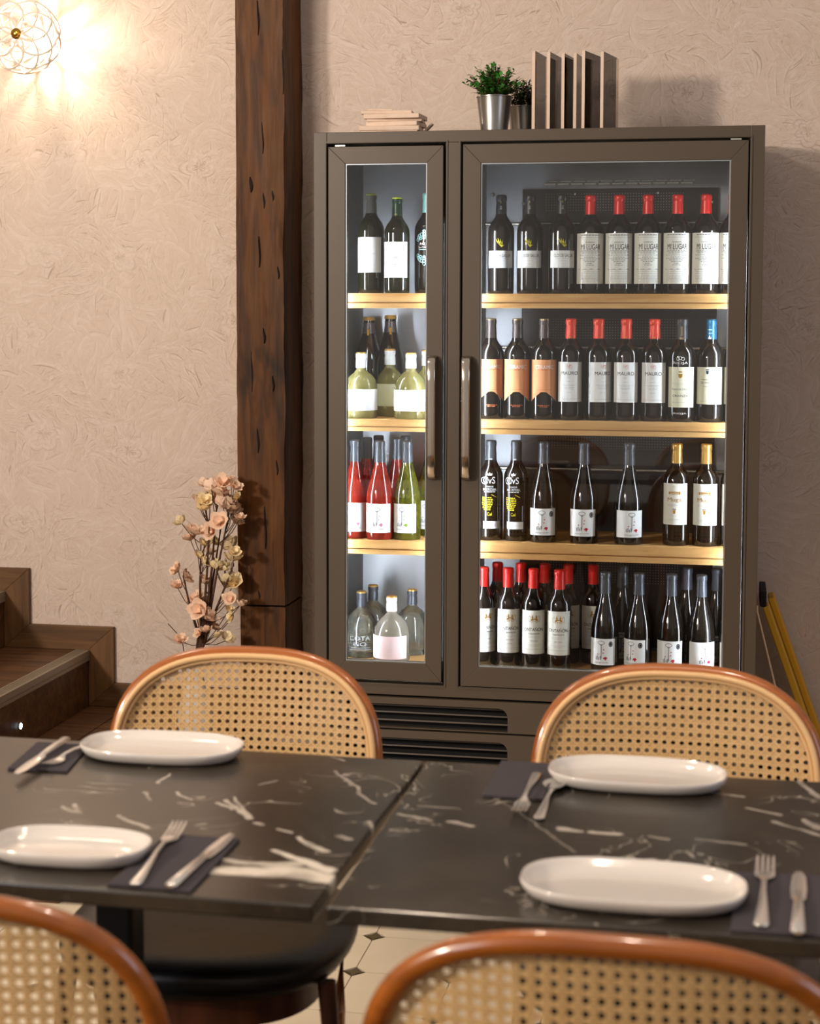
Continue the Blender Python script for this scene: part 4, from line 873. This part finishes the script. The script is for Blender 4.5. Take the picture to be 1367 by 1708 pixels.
for (px, py, r_, cm) in BL:
    Y = fY(px); p = atY(px, py, Y) - vb
    o = place('blossom', BM[cm][rnd.randrange(3)], fl, p); k = r_ * .0029; o.scale = (k, k, k); o.rotation_euler = (rnd.uniform(-.3, 1.3), rnd.uniform(-.7, .7), rnd.uniform(0, 6.28))
    near = min(stem_tops, key=lambda q_: abs(q_[0] - px) * 1.5 + abs(q_[1] - py)); bx = 337 + (near[0] - 337) * max(0, min(1, (1060 - py - 25) / (1060 - near[1] + 1)))
    if py < 1010: q0 = atY(bx, min(py + 35, 1055), 5.24) - vb
    else: q0 = atY(340, 1075, 5.24) - vb
    tw.tube([q0, (q0 + p) / 2 + Vector((0, 0, -.008)), p], .0014, 5, m='twig')
p0, p1, p2 = (atY(a, b, 5.33) - vb for a, b in ((280, 1040), (304, 1066), (306, 1085))); tw.tube([p0, p1, p2, atY(320, 1120, 5.33) - vb], .0016, 5, m='twig')
tw.build('twig', fl, kind='stuff')
# ---------------------------------------------------------------- folded sign and stick right of the cabinet
sg = thing('floor_sign', (.2, 5.40, 0), 'folded yellow floor sign leaning in the gap right of the wine cabinet', 'floor sign')
def lean(xt, zt_, xb, y0, y1, th, m, name):
    # panel seen edge on; top at (xt,zt), foot at (xb,0)
    dx, dz = xb - xt, -zt_; L = math.hypot(dx, dz); nx, nz = -dz / L * th, dx / L * th
    rnd_ = [(xt, zt_), (xb, 0.001), (xb + nx, max(nz, .001)), (xt + nx * 1.0, zt_ + nz)]
    return rel(MB().prism(rnd_, y0, y1, 'y', m).build(name, sg, bevel=.004), sg)
t0, t1 = atY(1268, 1006, 5.38), atY(1318, 1150, 5.38); sl_ = (t1.x - t0.x) / (t0.z - t1.z)
lean(t0.x + .004, t0.z, t0.x + .004 + sl_ * t0.z, 5.30, 5.38, .021, 'yellow_plastic', 'front_panel')
lean(t0.x + .022, t0.z + .012, t0.x + .026 + sl_ * t0.z, 5.39, 5.50, .021, 'yellow_plastic', 'back_panel')
rel(MB().box((t0.x - .004, 5.30, t0.z + .002), (t0.x + .016, 5.50, t0.z + .05), 'dark_felt').build('top_grip', sg, bevel=.004), sg)
s0, s1 = atY(1262, 1020, 5.25), atY(1288, 1128, 5.25); k = (s1 - s0) / (s0.z - s1.z); foot = s0 + k * (s0.z - .004)
MB().tube([foot, s0, s0 + Vector((0.0, 0, .018))], .0035, 8, m='pale_stick').build('wooden_stick', smooth=50, label='thin pale stick leaning beside the yellow sign, right of the cabinet', cat='stick')
# ---------------------------------------------------------------- tables
def table(x0, x1, rot, label, lx):
    y0, y1 = 1.962, 2.645; o = thing('dining_table', (0, 0, 0), label, 'table', 'two adjoining black marble tables'); piv = Vector((x1, y1, 0))
    M_ = Matrix.Translation(piv) @ Matrix.Rotation(rot, 4, 'Z') @ Matrix.Translation(-piv)
    MB().box((x0, y0, TZ - .022), (x1, y1, TZ), 'black_marble', M=M_).build('table_top', o, bevel=.003, label='black marble top with white veins')
    MB().box((lx - .25, 2.1, TZ - .034), (lx + .25, 2.5, TZ - .0225), 'black_metal').build('mounting_plate', o)
    MB().box((lx - .028, 2.272, .02), (lx + .028, 2.328, TZ - .0345), 'black_metal').build('column', o, bevel=.006)
    MB().box((lx - .24, 2.10, .0005), (lx + .24, 2.50, .0195), 'black_metal').build('base_plate', o, bevel=.004)
    return o
table(-1.72, -.478, R(-1.1), 'black marble-topped dining table on the left, carrying the white-veined patch', -.862)
table(-.474, .78, 0, 'black marble-topped dining table on the right of the seam', .25)
# ---------------------------------------------------------------- chairs
def strip(mb, P, Q, wd, off, n, surf):
    d = (Q - P); L = d.length
    if L < .004: return
    d.normalize(); nrm = Vector((-d.y, d.x)); vs = []
    for k in range(n + 1):
        c = P + d * (L * k / n)
        for s_ in (-1, 1): vs.append(surf(c.x + nrm.x * wd / 2 * s_, c.y + nrm.y * wd / 2 * s_, off))
    mb.add(vs, [(2 * k, 2 * k + 2, 2 * k + 3, 2 * k + 1) for k in range(n)], 'cane')
A_, B_, NE = .241, .205, 2.75
def inside(x, y, a=A_ - .010, b=B_ - .010): return abs(x / a) ** NE + abs(y / b) ** NE <= 1
def clip(P, d):
    lo, hi = None, None; t = -.75
    while t < .75:
        c = P + d * t
        if inside(c.x, c.y):
            if lo is None: lo = t
            hi = t
        t += .002
    return (P + d * lo, P + d * hi) if lo is not None else None
def outline(a, b, n=72): 
    r = []
    for k in range(n):
        t = 2 * math.pi * k / n; c, s_ = math.cos(t), math.sin(t)
        r.append((a * math.copysign(abs(c) ** (2 / NE), c), b * math.copysign(abs(s_) ** (2 / NE), s_)))
    return r
ZC = .635; LEAN = R(9)
def surf(u, v, off):   # back surface: y = 0 plane of the top, chair faces -Y, leaning back, gently hollow
    y = -.55 * u * u + off
    return (u, y + v * math.tan(LEAN) + .0, ZC + v)
def build_chair():
    P = {}
    mb = MB(); pitch = .0150
    for k in range(-17, 18):
        for dx in (-.0023, .0023):
            c = clip(Vector((k * pitch + dx, 0)), Vector((0, 1)))
            if c: strip(mb, c[0], c[1], .0034, 0.0006 * (dx > 0), 10, surf)
            c = clip(Vector((0, k * pitch + dx)), Vector((1, 0)))
            if c: strip(mb, c[0], c[1], .0034, -.0008 + .0005 * (dx > 0), 14, surf)
    for k in range(-34, 35):
        for sg_, of in ((1, -.0014), (-1, -.0019)):
            d = Vector((1, sg_)).normalized(); c = clip(Vector(((k + .5) * pitch, 0)), d)
            if c: strip(mb, c[0], c[1], .0026, of, 12, surf)
    P['cane_panel'] = mb.mesh('cane_panel')
    P['back_frame'] = MB().tube([surf(x, y, .004) for x, y in outline(A_, B_)], .0128, 12, True, 'bentwood', up=(0, 1, 0)).mesh('back_frame', 60)
    P['rattan_edging'] = MB().tube([surf(x, y, -.0125) for x, y in outline(A_ - .0030, B_ - .0030)], .0058, 8, True, 'rattan_trim', up=(0, 1, 0)).mesh('rattan_edging', 60)
    P['rattan_edging_inner'] = MB().tube([surf(x, y, -.0085) for x, y in outline(A_ - .0110, B_ - .0110)], .0034, 8, True, 'rattan_trim', up=(0, 1, 0)).mesh('rattan_edging', 60)
    # seat: rounded D form
    sc_y = -.275
    def sring(a, b, z, n=48): return [(a * math.copysign(abs(math.cos(t)) ** .8, math.cos(t)), sc_y + b * math.copysign(abs(math.sin(t)) ** .8, math.sin(t)), z) for t in [2 * math.pi * k / n for k in range(n)]]
    mb = MB(); rings = [(.205, .200, .398), (.226, .222, .404), (.240, .240, .424), (.242, .242, .440), (.234, .232, .455), (.19, .185, .4610), (.09, .085, .458), (.01, .01, .457)]
    vs = []; n = 48
    for a, b, z in rings: vs += sring(a, b, z)
    fs = [(i * n + k, i * n + (k + 1) % n, (i + 1) * n + (k + 1) % n, (i + 1) * n + k) for i in range(len(rings) - 1) for k in range(n)] + [tuple(range(n))[::-1], tuple((len(rings) - 1) * n + k for k in range(n))]
    P['seat'] = mb.add(vs, fs, 'seat_black').mesh('seat', 60)
    mb = MB(); vs = []
    for a, b, z in ((.185, .180, .345), (.190, .185, .345), (.190, .185, .3975), (.185, .180, .3975)): vs += sring(a, b, z)
    fs = [(i * n + k, i * n + (k + 1) % n, ((i + 1) % 4) * n + (k + 1) % n, ((i + 1) % 4) * n + k) for i in range(4) for k in range(n)]
    P['apron'] = mb.add(vs, fs, 'leg_wood').mesh('apron', 40)
    P['legs'] = []
    for sx in (-1, 1):
        P['legs'].append(MB().tube([(sx * .212, -.385, .40), (sx * .232, -.405, .2), (sx * .248, -.425, 0.001)], [.0155, .0135, .010], 12, m='leg_wood').mesh('leg', 50))
        P['legs'].append(MB().tube([surf(sx * .246, -.10, .006), surf(sx * .232, -.16, .006), (sx * .190, -.040, .40), (sx * .172, -.022, .2), (sx * .165, .01, 0.001)], [.0135, .0145, .0155, .0135, .010], 12, m='bentwood').mesh('leg', 50))
    return P
CH = build_chair()
def chair(x, y, rz, label, sc=(1, 1, 1)):
    o = thing('cane_chair', (x, y, 0), label, 'chair', 'cane-backed dining chairs', rz); o.scale = sc
    place('cane_panel', CH['cane_panel'], o, kind='stuff', label='woven natural cane mesh')
    place('back_frame', CH['back_frame'], o, label='glossy orange-brown bentwood frame')
    e = place('rattan_edging', CH['rattan_edging'], o); place('rattan_edging', CH['rattan_edging_inner'], o)
    place('seat', CH['seat'], o, label='black rounded seat'); place('apron', CH['apron'], o)
    for l in CH['legs']: place('leg', l, o)
    return o
chair(-.862, 2.955, R(4), 'cane-backed chair across the left table, its black seat showing beneath it')
chair(-.088, 2.955, R(-1), 'cane-backed chair across the right table, in front of the bottom right shelf')
chair(-.112, 1.685, R(180), 'nearest cane-backed chair seen from behind, at the bottom right', (1.055, 1, 1.006))
chair(-.838, 1.675, R(180 + 2), 'near cane-backed chair at the bottom left corner, only its right half in view', (1.02, 1, 1.006))
# ---------------------------------------------------------------- plates
def plate_mesh(L, Wd):
    mb = MB(); n = 56
    def ring(dl, z):
        a, b = L / 2 + dl, Wd / 2 + dl; r = []
        for k in range(n):
            t = 2 * math.pi * k / n; c, q_ = math.cos(t), math.sin(t)
            r.append((a * math.copysign(abs(c) ** .70, c), b * math.copysign(abs(q_) ** .80, q_), z))
        return r
    prof = [(-.024, .0), (-.016, .0004), (-.007, .006), (-.0015, .014), (0, .0195), (-.0012, .0212), (-.0035, .0205), (-.007, .0150), (-.014, .0095), (-.026, .0065), (-.045, .0055)]
    vs = []
    for dl, z in prof: vs += ring(dl, z)
    fs = [(i * n + k, i * n + (k + 1) % n, (i + 1) * n + (k + 1) % n, (i + 1) * n + k) for i in range(len(prof) - 1) for k in range(n)] + [tuple(range(n))[::-1], tuple((len(prof) - 1) * n + k for k in range(n))]
    return mb.add(vs, fs, 'ceramic').mesh('plate', 70)
PM = plate_mesh(.276, .162)
def plate(px0, px1, py, yc, rz, label):
    a, b = atZ(px0, py, TZ + .018), atZ(px1, py, TZ + .018)
    place('oval_plate', PM, None, ((a.x + b.x) / 2, yc, TZ + .0006), R(rz), label=label, cat='plate', group='oval white plates').scale = ((b.x - a.x) / .276, (b.x - a.x) / .276, 1)
plate(130, 411, 1242, 2.592, 0, 'oval white plate at the back of the left table, before the left cane chair')
plate(-32, 251, 1412, 2.082, 0, 'oval white plate cut by the left picture edge, near side of the left table')
plate(912, 1213, 1285, 2.580, -1, 'oval white plate at the back of the right table, beside the spoon')
plate(862, 1247, 1475, 2.070, -1, 'oval white plate on the near side of the right table, left of the fork')
# ---------------------------------------------------------------- napkins
def napkin(pts, label):
    P = [atZ(x, y, TZ + .0008) for x, y in pts]; c = sum(P, Vector()) / 4; mb = MB()
    q_ = [(p.x - c.x, p.y - c.y) for p in P]
    mb.prism(q_, 0, .0016, 'z', 'napkin'); mb.prism([(x * .992, y * .992) for x, y in q_], .0017, .0032, 'z', 'napkin')
    mb.build('napkin', loc=(c.x, c.y, TZ + .0008), bevel=.0005, label=label, cat='napkin', group='folded dark napkins')
napkin(((12, 1284), (112, 1289), (150, 1245), (62, 1240)), 'dark folded napkin at the far left under a crossed knife and fork')
napkin(((178, 1478), (318, 1490), (400, 1402), (278, 1394)), 'dark folded napkin right of the near left plate, under fork and knife')
napkin(((803, 1329), (905, 1336), (935, 1277), (836, 1271)), 'dark folded napkin on the right table, left of the back plate')
napkin(((1217, 1556), (1420, 1568), (1412, 1466), (1228, 1458)), 'dark folded napkin right of the near right plate, cut by the picture edge')
# ---------------------------------------------------------------- cutlery (local +Y towards the working end)
def flatbar(st_, m='cutlery', arch=0.):
    mb = MB(); n = 10; vs = []
    for (y, w_, z, th) in st_:
        for k in range(n):
            a = 2 * math.pi * k / n; vs.append((w_ * math.copysign(abs(math.cos(a)) ** .8, math.cos(a)), y, z + th * math.sin(a)))
    fs = [(i * n + k, i * n + (k + 1) % n, (i + 1) * n + (k + 1) % n, (i + 1) * n + k) for i in range(len(st_) - 1) for k in range(n)] + [tuple(range(n))[::-1], tuple((len(st_) - 1) * n + k for k in range(n))]
    mb.add(vs, fs, m); return mb
def fork_mesh():
    h = flatbar([(-.100, .004, .003, .0012), (-.096, .008, .003, .0018), (-.060, .0062, .004, .0018), (-.010, .0032, .0075, .0018), (.025, .0030, .007, .0016), (.036, .0065, .0045, .0012), (.045, .0112, .0030, .0010), (.056, .0118, .0028, .0010)])
    for k in range(4):
        x = -.0092 + k * .0061
        h.add(*_tine(x), 'cutlery')
    return h.mesh('fork', 60)
def _tine(x):
    st_ = [(.054, .0024, .0028, .0010), (.075, .0019, .0036, .0009), (.092, .0016, .0060, .0008), (.100, .0007, .0080, .0005)]; vs = []; n = 6
    for (y, w_, z, th) in st_:
        for k in range(n): a = 2 * math.pi * k / n; vs.append((x + w_ * math.cos(a), y, z + th * math.sin(a)))
    return vs, [(i * n + k, i * n + (k + 1) % n, (i + 1) * n + (k + 1) % n, (i + 1) * n + k) for i in range(3) for k in range(n)] + [tuple(range(n))[::-1], tuple(3 * n + k for k in range(n))]
def knife_mesh(): return flatbar([(-.110, .005, .004, .0020), (-.106, .0085, .0042, .0034), (-.050, .0072, .0046, .0036), (-.004, .0055, .0044, .0030), (.004, .0085, .003, .0012), (.040, .0100, .0026, .0008), (.085, .0085, .0026, .0007), (.103, .0040, .0026, .0005)]).mesh('knife', 50)
def spoon_mesh():
    h = flatbar([(-.095, .004, .003, .0012), (-.090, .0078, .003, .0018), (-.055, .0060, .004, .0018), (-.010, .0030, .0075, .0018), (.022, .0030, .0065, .0016), (.032, .0060, .005, .0014)])
    vs = []; n = 20
    for (s_, z) in ((1, .0068), (.86, .0044), (.6, .0022), (.25, .0012)):
        for k in range(n): t = 2 * math.pi * k / n; vs.append((.0165 * s_ * math.cos(t), .056 + .0235 * s_ * math.sin(t), z))
    for (s_, z) in ((.25, .0002), (.6, .0010), (.88, .0034), (1.03, .0070)):
        for k in range(n): t = 2 * math.pi * k / n; vs.append((.0165 * s_ * math.cos(t), .056 + .0235 * s_ * math.sin(t), z))
    fs = [tuple(3 * n + k for k in range(n)), tuple(4 * n + k for k in range(n))[::-1]]
    fs += [(i * n + k, i * n + (k + 1) % n, (i + 1) * n + (k + 1) % n, (i + 1) * n + k) for i in (0, 1, 2, 4, 5, 6) for k in range(n)]
    fs += [(7 * n + k, 7 * n + (k + 1) % n, (k + 1) % n, k) for k in range(n)]
    h.add(vs, fs, 'cutlery'); return h.mesh('spoon', 60)
FM, KM, SM = fork_mesh(), knife_mesh(), spoon_mesh()
def cutlery(me, name, handle, tip, z, label, length=.2, tilt=0., s=1.):
    a, b = atZ(*handle, z), atZ(*tip, z); d = b - a; c = (a + b) / 2
    o = place(name, me, None, (c.x, c.y, z), 0, label=label, cat=name); o.rotation_euler = (tilt, 0, math.atan2(d.y, d.x) - math.pi / 2)
    k = min(1.25, max(.8, d.length / length)); o.scale = (s, k, 1)
ZN = TZ + .0042
cutlery(FM, 'fork', (222, 1482), (302, 1376), ZN, 'silver fork with tines up beside the near left plate')
cutlery(KM, 'knife', (285, 1482), (388, 1392), ZN, 'table knife on the napkin right of the near left fork', .213)
cutlery(KM, 'knife', (110, 1236), (26, 1294), ZN + .006, 'table knife lying across the far left napkin', .213)
cutlery(FM, 'fork', (150, 1243), (82, 1278), ZN, 'fork partly under the far left plate edge')
cutlery(FM, 'fork', (895, 1292), (862, 1362), ZN, 'silver fork with tines towards the viewer on the right table napkin')
cutlery(SM, 'spoon', (899, 1366), (929, 1303), TZ + .001, 'silver spoon with bowl away, touching the back right plate', .175)
cutlery(FM, 'fork', (1268, 1560), (1277, 1428), ZN, 'silver fork beside the near right plate, tines away from the viewer', s=1.1)
cutlery(KM, 'knife', (1330, 1560), (1332, 1456), ZN, 'table knife at the right edge beside the near right fork', .213)
